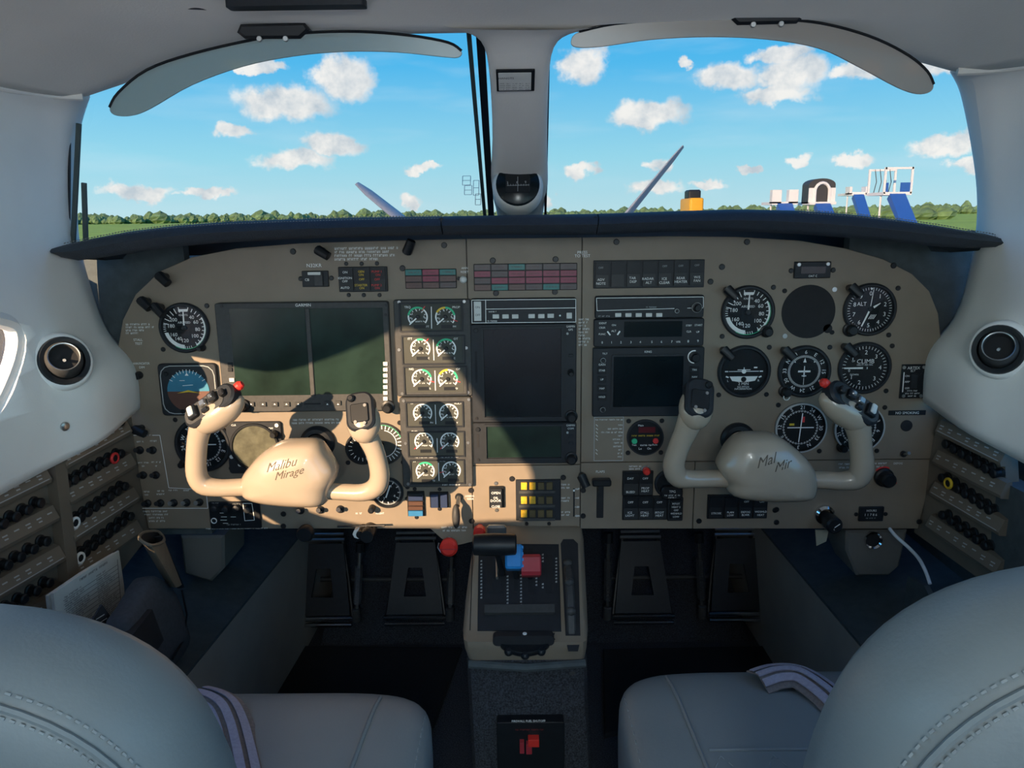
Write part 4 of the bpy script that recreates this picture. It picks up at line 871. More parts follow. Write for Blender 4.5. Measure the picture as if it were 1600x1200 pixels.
navigator(737, 505, 900, 657.5, 757, 513, 876, 648, 'large dark map navigator screen in the centre stack', 'GPS', [((892,648),.0075),((891,580),.004)])
navigator(740, 658.5, 900, 722, 761, 664, 876, 712, 'low wide navigator screen under the large map screen', 'COM', [((892,713),.0075)])
t = unit(929, 461, 1098, 496, 'nav_radio', 'slim dark radio with five white push keys, top of the right stack', 'radio'); z = .0084
tlines(t, [(931,465,1097,463),(1097,463,1097,479),(931,465,932,484.5),(932,484.5,1052,481),(1072,480.5,1097,480)], .0008, z); rects(t, [(960+15.9*i,488,969.5+15.9*i,494) for i in range(5)], 'push_key', 'white_button', .008, .0098)
x, y = t.p(1086,479); MB().lathe([(.0075,.008),(.0075,.013),(.0045,.014),(.004,.021)], 18, x, y).build('knob', 'black', t.root); MB().ring(x, y, .0068, .0076, .012, .0135, 20).build('knob_ring', 'dimmark', t.root); x, y = t.p(1056,485); MB().ring(x, y, .0026, .0034, .008, .010, 14).build('small_knob', 'dimmark', t.root)
b = MB(); fine_print(b, *[t.p(x, 480)[0] for x in (1008, 1024)], t.p(1015,479)[1], .0022, z, 2); fine_print(b, *[t.p(x, 493)[0] for x in (934, 952)], t.p(940,493)[1], .0020, z, 8); b.build('lettering', 'dimmark', t.root, smooth=0)
t = unit(927, 497, 1098, 540, 'transponder', 'transponder with dark readout and numbered keys in the right stack', 'radio'); rects(t, [(974,501,1064,525)], 'readout', 'screen', .008, .0084, .0001)
ttext(t, [(str(i), x, 534-.012*(x-940), 3.6) for i, x in zip((0,1,2,3,4,5,6,7), (940,954.5,969,984.5,999,1017,1032,1048))] + [('VFR',1058,533,3),('8',1073.5,532,4),('9',1088.5,531.5,4),('IDENT',941,504,3,13),('CRSR',940,511,3),('FUNC',940,521,3),('ON',958,507,3),('ALT',958,516,3.2),('STBY',1074.5,507.5,3),('CLR',1074.5,517,3),('START',1089.5,507,3),('UP',1088.5,517.5,3)], .0084)
tlines(t, [(948,516.5,952.5,522.5),(967.5,516,963.5,522)], .0022, .0084)
t = unit(925, 541.5, 1097, 648.5, 'radar_display', 'square dark weather radar screen in the right stack', 'display'); rects(t, [(957,555,1065,633)], 'screen', 'screen', .008, .0084, .0001); q = t.r(954,552,1068,636); b = MB(); b.frame(q[0], q[1], q[2], q[3], .003, .008, .0105, .003); b.build('screen_frame', 'bezel', t.root)
rects(t, [(933,572+14*i,946,582+14*i) for i in range(4)] + [(1076,571,1090,581),(1076,582,1090,592)], 'side_key', 'black', .008, .0098); ttext(t, [('GAIN',939.5,568,3.2),('STAB',939.5,577,3),('UP',939.5,591,3),('MAP',939.5,605,3),('HOLD',939.5,618,3,10),('KING',1011,548,3.4),('TILT',944,551,3),('TRK',1083,576,3),('NAV',1083,587,3)], .0101)
x, y = t.p(1083,556); MB().lathe([(.008,.008),(.008,.014),(.006,.015),(.0055,.021)], 18, x, y).build('knob', 'black', t.root); b = MB(); b.arc(x, y, .0086, .0103, RAD(80), RAD(270), .0084); b.build('knob_scale', 'mark', t.root, smooth=0)
for p in ((941,561),(940.5,637)): x, y = t.p(*p); MB().lathe([(.0045,.008),(.0045,.013),(.003,.014),(.0028,.018)], 16, x, y).build('small_knob', 'black', t.root); MB().ring(x, y, .0034, .0042, .013, .0138, 14).build('knob_ring', 'dimmark', t.root)

# ================================================================== ANNUNCIATORS, SWITCH ROWS
def annun(x0, y0, x1, y1, rows, slope, name, label):
    t = T(PF, (x0+x1)/2, (y0+y1)/2, name, label, 'annunciator'); q = t.r(x0, y0, x1, y1); MB().plate(q[0], q[1], q[2], q[3], 0, .003, .001, .0005).build('housing', 'black', t.root)
    nr, nc = len(rows), len(rows[0])
    for j, row in enumerate(rows):
        for i, c in enumerate(row):
            cw, chh = q[2]/nc, q[3]/nr; cx = q[0]-q[2]/2+cw*(i+.5); cy = q[1]+q[3]/2-chh*(j+.5)
            o = MB().plate(cx, cy, cw*.94, chh*.86, .003, .0042, .0006, .0004).build('lens', {'r':'ann_red','t':'ann_teal','b':'ann_brown','g':'ann_grey'}[c], t.root)
    b = MB()
    for j in range(nr):
        for i in range(nc):
            cw, chh = q[2]/nc, q[3]/nr; fine_print(b, q[0]-q[2]/2+cw*(i+.2), q[0]-q[2]/2+cw*(i+.8), q[1]+q[3]/2-chh*(j+.5), .0018, .0044, j*9+i)
    M.setdefault('annmark', mat('unlit_legend', (0.09, 0.035, 0.04), 0.6)); b.build('legend', 'annmark', t.root, smooth=0); return t
annun(633.5, 420, 713.5, 450.5, ['trt', 'brb', 'bbg'], 0, 'annunciator_panel', 'small nine-lens red and teal annunciator above the engine dials')
annun(740.5, 411.5, 901.5, 453.5, ['ggtggg', 'rgrrrr', 'grrrrr', 'btbgtg'], 0, 'annunciator_panel', 'wide annunciator panel of four rows of red and teal lenses')
t = T(PF, 724.5, 436, 'reset_knob', 'small white push knob left of the wide annunciator panel', 'knob'); MB().lathe([(.0045,0),(.0045,.004),(.0052,.006),(.0052,.012),(.003,.014)], 18).build('cap', 'white_button', t.root); MB().cyl(-.0075, .001, .0028, 0, .003, 10).build('base_stud', 'black', t.root)
ttext(t, [('ANN',726,419,3.4),('RESET',726,425,3.4)], .0006)
def rockers(x0, y0, x1, y1, cells, name, label, txt=(), m='black', lens=None):
    t = T(PF, (x0+x1)/2, (y0+y1)/2, name, label, 'switch panel'); q = t.r(x0, y0, x1, y1); MB().plate(q[0], q[1], q[2], q[3], 0, .004, .001, .0006).build('housing', m, t.root)
    for c in cells:
        a = t.r(*c); x, y, w, h = a; b = MB()
        b.stack([[(x-w/2,y-h/2,.004),(x+w/2,y-h/2,.004),(x+w/2,y+h/2,.004),(x-w/2,y+h/2,.004)], [(x-w/2,y-h/2,.0085),(x+w/2,y-h/2,.0085),(x+w/2,y,.0058),(x-w/2,y,.0058)]], True, True); 
        b = MB(); b.add([(x-w/2,y-h/2,.004),(x+w/2,y-h/2,.004),(x+w/2,y-h/2,.0085),(x-w/2,y-h/2,.0085),(x-w/2,y,.0062),(x+w/2,y,.0062),(x+w/2,y+h/2,.0068),(x-w/2,y+h/2,.0068),(x+w/2,y+h/2,.004),(x-w/2,y+h/2,.004)],
              [(0,1,2,3),(3,2,5,4),(4,5,6,7),(7,6,8,9),(0,3,4,7,9),(1,8,6,5,2)]); b.build('rocker', 'black', t.root, smooth=0)
    if txt:
        for mm in ('mark', 'yellow', 'redm', 'dimmark'):
            tt = [e for e in txt if e[4] == mm]
            if tt: ttext(t, [e[:4] for e in tt], .0088, mm)
    return t
def lab(lst, m='mark', h=3.6): return [(s, x, y, h, m) for s, x, y in lst]
t = rockers(530, 416.5, 606, 455.5, [(532,419,553,453),(556,418.5,579,453),(582,418.5,603,453)], 'ignition_switch_panel', 'black panel of three ignition, generator and pump rocker switches', lab([('ON',541,425),('IGNITION',541,434),('OFF',541,439),('AUTO',541,449)]) + lab([('GEN',566,424),('ON',566,429)],'yellow') + lab([('OFF',567,436)],'yellow') + lab([('STARTER',566,445),('ON',567,449.5)],'yellow') + lab([('PUMP 1',590,424),('ON',592,429),('OFF',591,436),('PUMP 2',590,445),('ON',591,449.5)],'redm'))
for p in ((541,412),(565,412),(589,411.5),(545,461),(568.5,461),(593,461)): x, y = t.p(*p); screw(t.root, x, y, .0032)
t = T(PF, 492, 435.5, 'hour_meter', 'small black rocker switch with a white tab under the tail number', 'switch'); q = t.r(473,423,514,448); MB().plate(q[0], q[1], q[2], q[3], 0, .004, .001, .0006).build('housing', 'black', t.root); rects(t, [(493,424.5,506,446)], 'rocker', 'greybezel', .004, .008); rects(t, [(483,424.5,503,429)], 'white_tab', 'white_button', .004, .0092); ttext(t, [('CB',481,437,4)], .0044)
for p in ((470,435.5),(518,434.5)): x, y = t.p(*p); screw(t.root, x, y, .0036)
cells = [(930+24.4*i, 410-.6*i, 950+24.4*i, 448-.6*i) for i in range(7)]
rockers(927, 406, 1099.5, 449.5, cells, 'rocker_switch_row', 'row of seven black rocker switches above the radio stack', lab([('ADV',938,436.5),('NOTE',938,442.5),('TAR',987,434),('DISP',988,439.5),('RADAR',1011,435),('ALT',1012,441),('ICE',1036.5,435),('CLEAR',1036.5,441),('REAR',1062,434),('HEATER',1062,439.5),('W/S',1087,432.5),('FAN',1087,438)],'mark',4) + lab([('OFF',938,418),('OFF',1037,415.5),('OFF',1062,415),('OFF',1087,414)],'dimmark',3.2), 'bezel')
c1 = [(974,738,996,770),(998,738,1018,770)]; c2 = [(974,776,996,808),(997,776,1019,808),(1020,776,1040,808)]
t = rockers(972, 735, 1020, 773, c1, 'light_switch_panel', 'upper pair of black switches marked PROP HEAT under the fuel placard', lab([('DAY',984,745),('OFF',1007,745),('BLEED',984,766),('PROP',1007,760),('HEAT',1007,764.5)]))
t = rockers(972, 774, 1042, 811, c2, 'heat_switch_panel', 'lower row of three black heat switches beside the flap lever', lab([('OFF',984,782),('OFF',1007,782),('OFF',1029,782),('ICE',983,798),('LIGHT',983,802.5),('STALL',1006,798),('HEAT',1006,802.5),('PITOT',1029,798),('HEAT',1029,802.5)]))
t = rockers(1104.5, 772, 1198, 809, [(1107,775,1127,806),(1131,775,1150,806),(1153,775,1173,806),(1176,775,1195,806)], 'defrost_switch_panel', 'row of four black switches below the right yoke', lab([('STROBE',1117,799),('PLAN',1139,797.5),('LOW',1139,802),('DEFOG',1162.5,797),('BLWR',1162.5,801.5),('WDSHLD',1186,796.5),('HEAT',1186,801.5),('OFF',1164,781),('OFF',1188,781)],'mark',3.2))
t = T(PF, 1054, 790, 'guarded_switch', 'clear guarded switch under the right yoke left horn', 'switch'); q = t.r(1042,775,1066,812); MB().plate(q[0], q[1], q[2], q[3], 0, .006, .002, .001).build('housing', 'bezel', t.root); rects(t, [(1045,778,1063,806)], 'guard', 'black', .006, .012, .001); ttext(t, [('PITOT',1054,783,3),('HEAT 2',1054,788,3),('OFF',1054,793,3),('WDSHLD',1054,798,3),('LOW',1054,803,3)], .0123)
t = gauge(1045, 755, 23, 'round dark outlet behind the lower left corner of the right yoke', 'gauge', 'vent_valve', lamp=False, screws=False, glass=False, bez=.8); b = MB(); x, y = t.p(1048,767); MB().plate(x, y, .034, .022, .001, .012, .008, .002).build('cap', 'black', t.root); b.text('TPG', x, y+.003, .004, .0123); fine_print(b, x-.012, x+.012, y-.003, .0022, .0123, 4); fine_print(b, x-.006, x+.006, y-.0065, .0022, .0123, 5); b.build('lettering', 'mark', t.root, smooth=0)
t = T(PF, 1009, 734, 'fire_test_button', 'small red push button above the black heat switches', 'button'); MB().lathe([(.0055,0),(.0055,.008),(.006,.010),(.004,.014)], 16).build('cap', 'red', t.root); MB().ring(0, 0, .0055, .0075, 0, .003, 16).build('collar', 'steel', t.root)
# flap lever
t = T(PF, 937, 775, 'flap_lever', 'black flap lever in its vertical slot left of the heat switches', 'lever'); q = t.r(932,760,943,809); MB().plate(q[0], q[1], q[2], q[3], 0, .0008, .0015).build('slot', 'blackmatte', t.root); x, y = t.p(937,757); MB().box(x-.004, y-.006, .0008, x+.004, y+.006, .022).build('arm', 'black', t.root, smooth=0)
x, y = t.p(938,747); MB().plate(x, y, .029, .011, .014, .026, .003, .002).build('handle', 'black', t.root)
t = T(PF, 900, 787, 'flap_indicator', 'narrow slot flap position indicator with white scale', 'indicator'); q = t.r(895.5,763,898,807); MB().plate(q[0], q[1], q[2], q[3], 0, .0008, .0008).build('slot', 'blackmatte', t.root); x, y = t.p(896.7,766); MB().plate(x, y, .003, .003, .0008, .002, .001).build('pointer', 'mark', t.root)
# placard with speeds
t = T(PF, 951, 685, 'speed_placard', 'white outlined speed placard left of the fuel computer', 'placard'); q = t.r(928,651,974,720); b = MB(); b.frame(q[0], q[1], q[2], q[3], .0009, 0, .0006); b.build('border', 'dimmark', t.root, smooth=0); b = MB()
fine_print(b, q[0]-.021, q[0]+.021, q[1]+.031, .0022, .0006, 3)
for i in range(10):
    y = q[1]+.022-.0057*i; w = (.006,.022,.032,.006,.014,.012,.013,.005,.006,.006)[i]
    fine_print(b, q[0]+.0205-w, q[0]+.0205, y, .0024, .0006, i+20)
    if i in (0,1,2,3,4,7,8): b.line(q[0]-.020, y+.0015, q[0]-.017, y-.0015, .0008, .0006)
b.build('lettering', 'mark', t.root, smooth=0); MB().rect(q[0], q[1], q[2], q[3], .0002).build('sheet', 'tan', t.root, smooth=0)
# small display at the top right
t = unit(1240, 408.5, 1296.5, 434.5, 'air_temperature_display', 'small dark brown window display above the empty instrument hole', 'display', 'bezel', .005, .001); M['browndark'] = mat('brown_window', (0.045, 0.025, 0.027), 0.3); rects(t, [(1250,416,1288,427)], 'window', 'browndark', .005, .0054, .0001); ttext(t, [('OAT C',1268,431,3.2)], .0054)
for p in ((1246,413),(1291,412)): x, y = t.p(*p); MB().cyl(x, y, .0032, .005, .0075, 10, .0006).build('bezel_screw', 'steel', t.root)
for p in ((1236,423),(1301.5,422)): x, y = t.p(*p); screw(t.root, x, y, .0038)
# emergency locator remote
t = unit(1406.5, 569, 1447, 622, 'locator_beacon_panel', 'small black beacon control plate with white lettering near the right wall', 'panel', 'black', .003, .001); ttext(t, [('ARTEX',1426,574.5,4.6),('ELT',1425,579,3.4),('ON',1416,587,3.2),('ARM',1416,596,3.2),('OFF',1416,606,3.2)], .0034); b = MB()
for y, w in ((610,.016),(614,.022),(618,.014)): u, v = t.p(1424, y); fine_print(b, u-w/2, u+w/2, v, .0022, .0034, y)
b.line(*t.p(1411,581), *t.p(1408.5,612), .0016, .0034); b.build('fine_print', 'mark', t.root, smooth=0); rects(t, [(1420,583,1430,606)], 'rocker', 'bezel', .003, .007)
for p in ((1411,573.5),(1442,573),(1410,618),(1437,618)): x, y = t.p(*p); MB().cyl(x, y, .0026, .003, .0042, 10).build('bezel_screw', 'steel', t.root)
t = T(PF, 1416.5, 645, 'no_smoking_placard', 'thin black placard reading NO SMOKING by the right wall', 'placard'); q = t.r(1388,641,1446,648.5); MB().plate(q[0], q[1], q[2], q[3], 0, .001, .0005).build('sheet', 'black', t.root); ttext(t, [('NO SMOKING',1417,645,4.2,54)], .0013)
t = T(PF, 1416, 665, 'plug_hole', 'round black plugged hole under the no smoking placard', 'plug'); MB().lathe([(9*t.k,0),(9*t.k,.0015),(7.5*t.k,.002)], 24).build('plug', 'blackmatte', t.root); tag(t.root)
t = T(PF, 1411, 709, 'toggle_switch', 'small steel toggle by the right edge of the panel', 'switch'); MB().cyl(0, 0, .005, 0, .003, 12).build('collar', 'screw', t.root); MB().tube([(0,0,.002),(.001,.006,.016)], [.0018,.0026], 10).build('lever', 'steel', t.root)
t = T(PF, 1380, 745, 'dump_knob', 'black knob with red marks behind the right yoke right horn', 'knob'); MB().lathe([(.015,0),(.015,.005),(.012,.007),(.0115,.020),(.009,.023)], 24).build('knob', 'black', t.root); b = MB(); b.arc(0, 0, .015, .0175, RAD(60), RAD(140), .0006); b.line(.004, -.0165, .022, -.010, .002, .0006); b.build('red_marks', 'redm', t.root, smooth=0)
t = T(PF, 1287, 803, 'cigar_lighter', 'chrome-ringed black rotary knob low on the right of the panel', 'knob'); MB().ring(0, 0, .010, .0155, 0, .010, 24).build('ring', 'chrome', t.root); MB().lathe([(.010,0),(.010,.012),(.0128,.020),(.0128,.038),(.010,.041)], 24, .002, -.004).build('knob', 'black', t.root); b = MB(); b.line(.001,-.006,.009,.000,.0014,.0413); b.text('L', .001, -.009, .003, .0413); b.build('lettering', 'mark', t.root, smooth=0)
t = unit(1341, 791, 1379.5, 813.5, 'flight_hour_counter', 'small black hour counter low on the right of the panel', 'counter', 'black', .004, .0015); ttext(t, [('HOURS',1360,796.5,3.4,30),('1 1 7 8 6',1359,803,4,26)], .0044); b = MB(); u, v = t.p(1359,808); fine_print(b, u-.008, u+.008, v, .0018, .0044, 4); b.build('fine_print', 'dimmark', t.root, smooth=0)
for p in ((1337.5,803.5),(1383.5,803)): x, y = t.p(*p); screw(t.root, x, y, .0034)
# lower centre: rockers, oil door switch, autopilot buttons
M['darkblue'] = mat('dark_blue_plastic', (0.02, 0.035, 0.085), 0.4); M['skyblue2'] = mat('light_blue_plastic', (0.03, 0.17, 0.36), 0.4); M['brownp'] = mat('brown_plastic', (0.09, 0.045, 0.03), 0.4)
t = unit(637, 767, 664, 805.5, 'trim_switch', 'tall dark rocker banded blue and brown under the lower engine cluster', 'switch', 'black', .004, .001)
for y0, y1, m in ((768.5,772,'bezel'),(773.5,780,'darkblue'),(781.5,787.5,'brownp'),(789,794.5,'brownp'),(796,804,'skyblue2')): rects(t, [(639,y0,661.5,y1)], 'segment', m, .004, .0075)
for p in ((648,764),(651,808)): x, y = t.p(*p); screw(t.root, x, y, .0032)
t = unit(672, 768, 701, 792, 'fuel_pump_switch', 'pair of dark blue rockers beside the gear lever', 'switch', 'black', .004, .001); rects(t, [(674,770,685.5,790.5),(689,770,699.5,790.5)], 'rocker', 'darkblue', .004, .009)
for p in ((687,764.5),(687,795)): x, y = t.p(*p); screw(t.root, x, y, .0032)
t = T(PF, 714.5, 790, 'landing_gear_lever', 'grey wheel-shaped landing gear lever below the engine dials', 'lever'); x, y = t.p(717,776); MB().cyl(x, y, .006, 0, .004, 16, .001).build('base', 'black', t.root); MB().tube([(x,y,.003),(x-.001,y-.008,.02)], .0035, 10).build('arm', 'steel', t.root)
x, y = t.p(714.5,797); MB().sphere((x, y, .026), (.0065,.020,.011), 18, 12).build('wheel_handle', 'greybezel', t.root)
t = unit(764.5, 759, 788, 792, 'oil_door_switch', 'black rocker switch lettered OIL DOOR open and close', 'switch', 'black', .005, .0015); rects(t, [(766.5,761,784.5,790)], 'rocker', 'bezel', .005, .010); ttext(t, [('OPEN',775,767,4),('OIL',775,774.5,3.6),('DOOR',775,779,4),('CLOSE',775,788,4,13)], .0104)
for p in ((775,755),(776,797)): x, y = t.p(*p); screw(t.root, x, y, .0032, 'steel')
t = unit(806, 748.5, 876, 812, 'autopilot_mode_panel', 'autopilot button panel with amber keys above the throttle', 'panel', 'bezel', .004, .001)
for j, (y0, n) in enumerate(((752,2),(774,2),(795,1))):
    for i in range(4): rects(t, [(814+13.2*i, y0, 823.5+13.2*i, y0+11)], 'mode_key', 'amber' if i < n else 'amberdark', .004, .007)
    q = t.r(811, y0+13, 867, y0+17); MB().plate(q[0], q[1], q[2], q[3], .004, .0055, .0005).build('label_ledge', 'greybezel', t.root)
for p in ((823,818),(858,818)): x, y = t.p(*p); screw(t.root, x, y, .003)
# left lower radio, switches and knobs
t = unit(328.5, 783, 408, 824.5, 'oxygen_control_panel', 'black control plate with white line print under the left yoke', 'panel', 'black', .004, .002); tlines(t, [(381,785,395,785),(395,785,399,811),(399,811,384,812),(384,812,381,785),(345,800,352,800),(347,806,356,806),(346,811,356,811),(350,816,358,816),(362,806,370,806)], .0008, .0044)
b = MB(); u, v = t.p(367,818); fine_print(b, u-.011, u+.011, v, .0022, .0044, 3); u, v = t.p(337,784.5); fine_print(b, u-.004, u+.006, v, .0018, .0044, 3); u, v = t.p(370,786); fine_print(b, u-.005, u+.006, v, .0018, .0044, 7); b.build('lettering', 'dimmark', t.root, smooth=0)
x, y = t.p(336,812); MB().ring(x, y, .0036, .0048, .004, .006, 18).build('jack', 'mark', t.root)
for p in ((338,791),(355,793),(372,791),(389,793)): x, y = t.p(*p); MB().lathe([(.0055,.004),(.005,.012),(.003,.013)], 14, x, y).build('knob', 'bezel', t.root)
def toggle(px, py, label, m='chrome', grp=None):
    t = T(PF, px, py, 'toggle_switch', label, 'switch', grp); MB().lathe([(.0062,0),(.0062,.003),(.004,.005)], 14).build('collar', 'black', t.root); MB().tube([(0,0,.003),(.0,.003,.010),(.0,.004,.015)], [.002,.0026,.0036], 10).build('lever', m, t.root)
ords = ('first', 'second', 'third')
for i, (px, py) in enumerate(((470,797),(501,796),(532,795))): toggle(px, py, '%s chrome toggle from the left below the left yoke hub' % ords[i], grp='chrome toggles under the left yoke')
for i, (px, py, l) in enumerate(((219,703,'upper left dark toggle in the white outlined block'),(239,703,'upper right dark toggle in the white outlined block'),(224,742,'lower left dark toggle in the white outlined block'),(244,742,'lower right dark toggle in the white outlined block'))): toggle(px, py, l, 'bezel', 'dark toggles at the left edge of the panel')
for i, px in enumerate((231,251,272,292,312)): toggle(px, 786-.4*i, '%s toggle from the left in the bottom row of the outlined block' % ('first','second','third','fourth','fifth')[i], 'bezel' if i < 2 else 'steel', 'bottom row of dark toggles at the left edge')
t = T(PF, 218, 586, 'dimmer_knob', 'small black dimmer knob beside the attitude display', 'knob'); MB().lathe([(.006,0),(.006,.006),(.005,.012)], 14).build('knob', 'black', t.root)
t = T(PF, 484, 823, 'heat_control_knob', 'round black pull knob at the bottom edge under the left yoke', 'knob'); MB().tube([(0,0,0),(0,0,.02)], .005, 12).build('shaft', 'steel', t.root); MB().lathe([(.008,.016),(.013,.020),(.0135,.030),(.011,.034)], 22).build('knob', 'black', t.root)
# yoke shaft collars
for px, py, l in ((497,691,'round black collar where the left yoke shaft enters the panel'),(1152,686,'round black collar where the right yoke shaft enters the panel')):
    t = T(PF, px, py, 'shaft_collar', l, 'collar'); MB().lathe([(27*t.k,0),(27*t.k,.006),(23*t.k,.010),(17*t.k,.011),(15*t.k,.003)], 32).build('flange', 'black', t.root)

# ================================================================== CONTROL YOKES
def yoke(cx, cy, shaft_px, hubpts, armL, armR, heads, txt, label, seam_sx):
    fr = Frame(PY(cx, cy, 1.005), (1,0,0), (0,0,1)); t = T(fr, cx, cy, 'control_yoke', label, 'yoke'); k = t.k; root = t.root
    # shaft back into the panel
    a = PF.mw @ Vector((*PF.loc(*shaft_px), .001)); loc = root.matrix_world.inverted() @ a if False else (fr.mw @ Matrix.Translation((t.u, t.v, 0))).inverted() @ a
    MB().tube([loc, (loc.x, loc.y, 0.0)], .0155, 20).build('shaft', 'black', root)
    # hub: a swollen shape with a ridge
    P = smooth_closed([t.p(*p) for p in hubpts], 4); c = Vector(t.p(cx, cy)); rid = Vector(t.p(cx, cy+16))
    def ring(s, z, f, cc=None): q = c.lerp(rid, f); return [(q.x+(p.x-q.x)*s, q.y+(p.y-q.y)*s, z) for p in P]
    b = MB(); b.stack([ring(.80,-.034,0), ring(.93,-.028,0), ring(1.0,-.014,0), ring(1.0,0,0), ring(.965,.012,.3), ring(.88,.021,.6), ring(.72,.0275,.9), ring(.50,.0315,1), ring(.25,.033,1), ring(.04,.0335,1)])
    h = b.build('hub', 'yoke', root, smooth=60)
    bvh = BVHTree.FromPolygons([Vector(v) for v in b.v], b.f)
    e = MB()
    for s, px, py, hh, rot in txt: x, y = t.p(px, py); e.text(s, x, y, hh*k, .06, rot=rot, shear=.6)
    vv = []
    for v in e.v:
        hit = bvh.ray_cast(Vector((v[0], v[1], .1)), Vector((0,0,-1)))[0]; vv.append((v[0], v[1], (hit.z if hit else .02)+.0004))
    e.v = vv; M.setdefault('engrave', mat('engraved_script', (0.10, 0.075, 0.05), 0.7)); e.build('engraved_lettering', 'engrave', root, smooth=0)
    for nm, arm in (('horn', armL), ('horn', armR)):
        pts = smooth_open([(*t.p(px, py), w) for px, py, w, r in arm], 4); rs = [Vector((r[0] if isinstance(r, tuple) else r, r[1] if isinstance(r, tuple) else r)) for *_, r in arm]
        rr = smooth_open(rs, 4); b = MB(); b.tube(pts, [(q.x*k, q.y*k) for q in rr], 16, up=(0,0,1)); b.build(nm, 'yoke', root, smooth=60)
    for kind, px, py, ang, fl in heads:
        x, y = t.p(px, py); ca = RAD(ang)
        if kind == 'switch':                                         # broad head with trim switches and a red button
            mm = Matrix.Translation((x, y, .014)) @ Matrix.Rotation(ca, 4, 'Z') @ Matrix.Rotation(RAD(-38), 4, 'X')
            b = MB(); b.sphere((0, -.008, -.008), (.041, .021, .020), 24, 14, m=mm); b.build('grip_head', 'yoke', root, smooth=70)
            b = MB(); b.poly(rrect(0, 0, .082, .034, .016, 5), -.008, .010, .003, m=mm); cap = b.build('switch_cap', 'bezel', root)
            f = MB(); f.poly(rrect(-fl*.006, 0, .062, .026, .010, 4), .010, .0112, .0004, m=mm); f.build('switch_plate', 'greybezel', cap)
            for dx, dy, w, h_, z, m_ in ((-.022,0,.014,.018,.018,'black'),(-.022,.001,.008,.014,.021,'white_button'),(-.004,.004,.010,.010,.017,'steel'),(-.004,-.007,.010,.007,.016,'black'),(.012,.003,.012,.014,.018,'black'),(.012,.003,.007,.007,.021,'steel'),(.027,.0,.008,.010,.018,'screw')):
                q = MB(); q.plate(dx*fl, dy, w, h_, .0112, z, .002, .0015, m=mm); q.build('switch', m_, cap)
            q = MB(); q.lathe([(.006,0),(.0065,.006),(.004,.010)], 14, m=mm @ Matrix.Translation((.040*fl, .006, -.002)) @ Matrix.Rotation(fl*pi/2, 4, 'Y')); q.build('push_button', 'red', cap)
        else:                                                        # plain head with one square pad
            mm = Matrix.Translation((x, y, .014)) @ Matrix.Rotation(ca, 4, 'Z') @ Matrix.Rotation(RAD(-30), 4, 'X')
            b = MB(); b.sphere((0, -.010, -.008), (.023, .030, .020), 22, 14, m=mm); b.build('grip_head', 'yoke', root, smooth=70)
            b = MB(); b.poly(rrect(0, 0, .038, .054, .014, 5), -.008, .010, .003, m=mm); cap = b.build('switch_cap', 'bezel', root)
            q = MB(); q.plate(0, -.003, .024, .026, .010, .0125, .003, .001, m=mm); q.build('pad', 'black', cap)
            for sx, sy in ((.008,.006),(-.006,-.015),(.006,-.018)): q = MB(); q.cyl(sx, sy, .0022, .010, .0132, 10, m=mm); q.build('pad_screw', 'steel', cap)
            q = MB(); q.lathe([(.0048,.008),(.0048,.014),(.003,.016)], 14, -.010*fl, .018, m=mm); q.build('push_button', 'black', cap)
    return t
yoke(454, 737, (497,691), [(379,763),(379,745),(388,731),(406,711),(435,693),(467,689),(497,691),(513,710),(526,732),(524,748),(516,764),(509,786),(473,789),(415,784),(384,775)],
     [(405,762,-.006,(15,15)),(372,763,-.004,(15,14)),(340,762,0,(15,14)),(318,756,.002,(16,16)),(309,738,.004,(16,16)),(310,706,.007,(15,15.5)),(315,676,.010,(15,16)),(324,654,.012,(16,19)),(334,640,.012,(14,18))],
     [(500,770,-.008,(15,13)),(535,771,-.006,(15,13)),(568,770,-.002,(15,14)),(588,760,.0,(16,16)),(594,740,.003,(15,15.5)),(588,707,.006,(14.5,15)),(577,680,.009,(15,17)),(569,660,.012,(16,20)),(567,648,.012,(15,18))],
     [('switch', 339, 632, 33, 1), ('pad', 568, 641, 8, 1)], [('Malibu', 450, 716, 13, RAD(13)), ('Mirage', 462, 728, 12, RAD(13))], 'sunlit beige left control yoke with engraved script on its hub', 1)
yoke(1200, 733, (1152,686), [(1125,738),(1122,723),(1137,697),(1155,681),(1183,678),(1212,680),(1245,702),(1266,724),(1274,745),(1273,768),(1258,779),(1189,780),(1142,772),(1134,752)],
     [(1150,751,-.008,(16,14)),(1118,750,-.006,(16,14)),(1083,749,-.002,(16,14)),(1060,745,0,(17,17)),(1052,726,.003,(17,17)),(1058,700,.006,(16,16.5)),(1068,674,.009,(16,18)),(1079,646,.012,(17,22)),(1084,632,.012,(15,20))],
     [(1258,752,-.008,(16,14)),(1288,752,-.006,(16,14)),(1318,752,-.002,(16,15)),(1338,746,.001,(18,18)),(1345,728,.004,(18,18)),(1342,698,.006,(17,17)),(1338,674,.009,(17,18)),(1331,652,.012,(18,21)),(1324,638,.012,(15,20))],
     [('switch', 1322, 628, -35, -1), ('pad', 1087, 620, -9, -1)], [('Mal', 1188, 709, 15, RAD(18)), ('Mir', 1212, 716, 14, RAD(16))], 'shaded beige right control yoke with worn engraved script on its hub', -1)

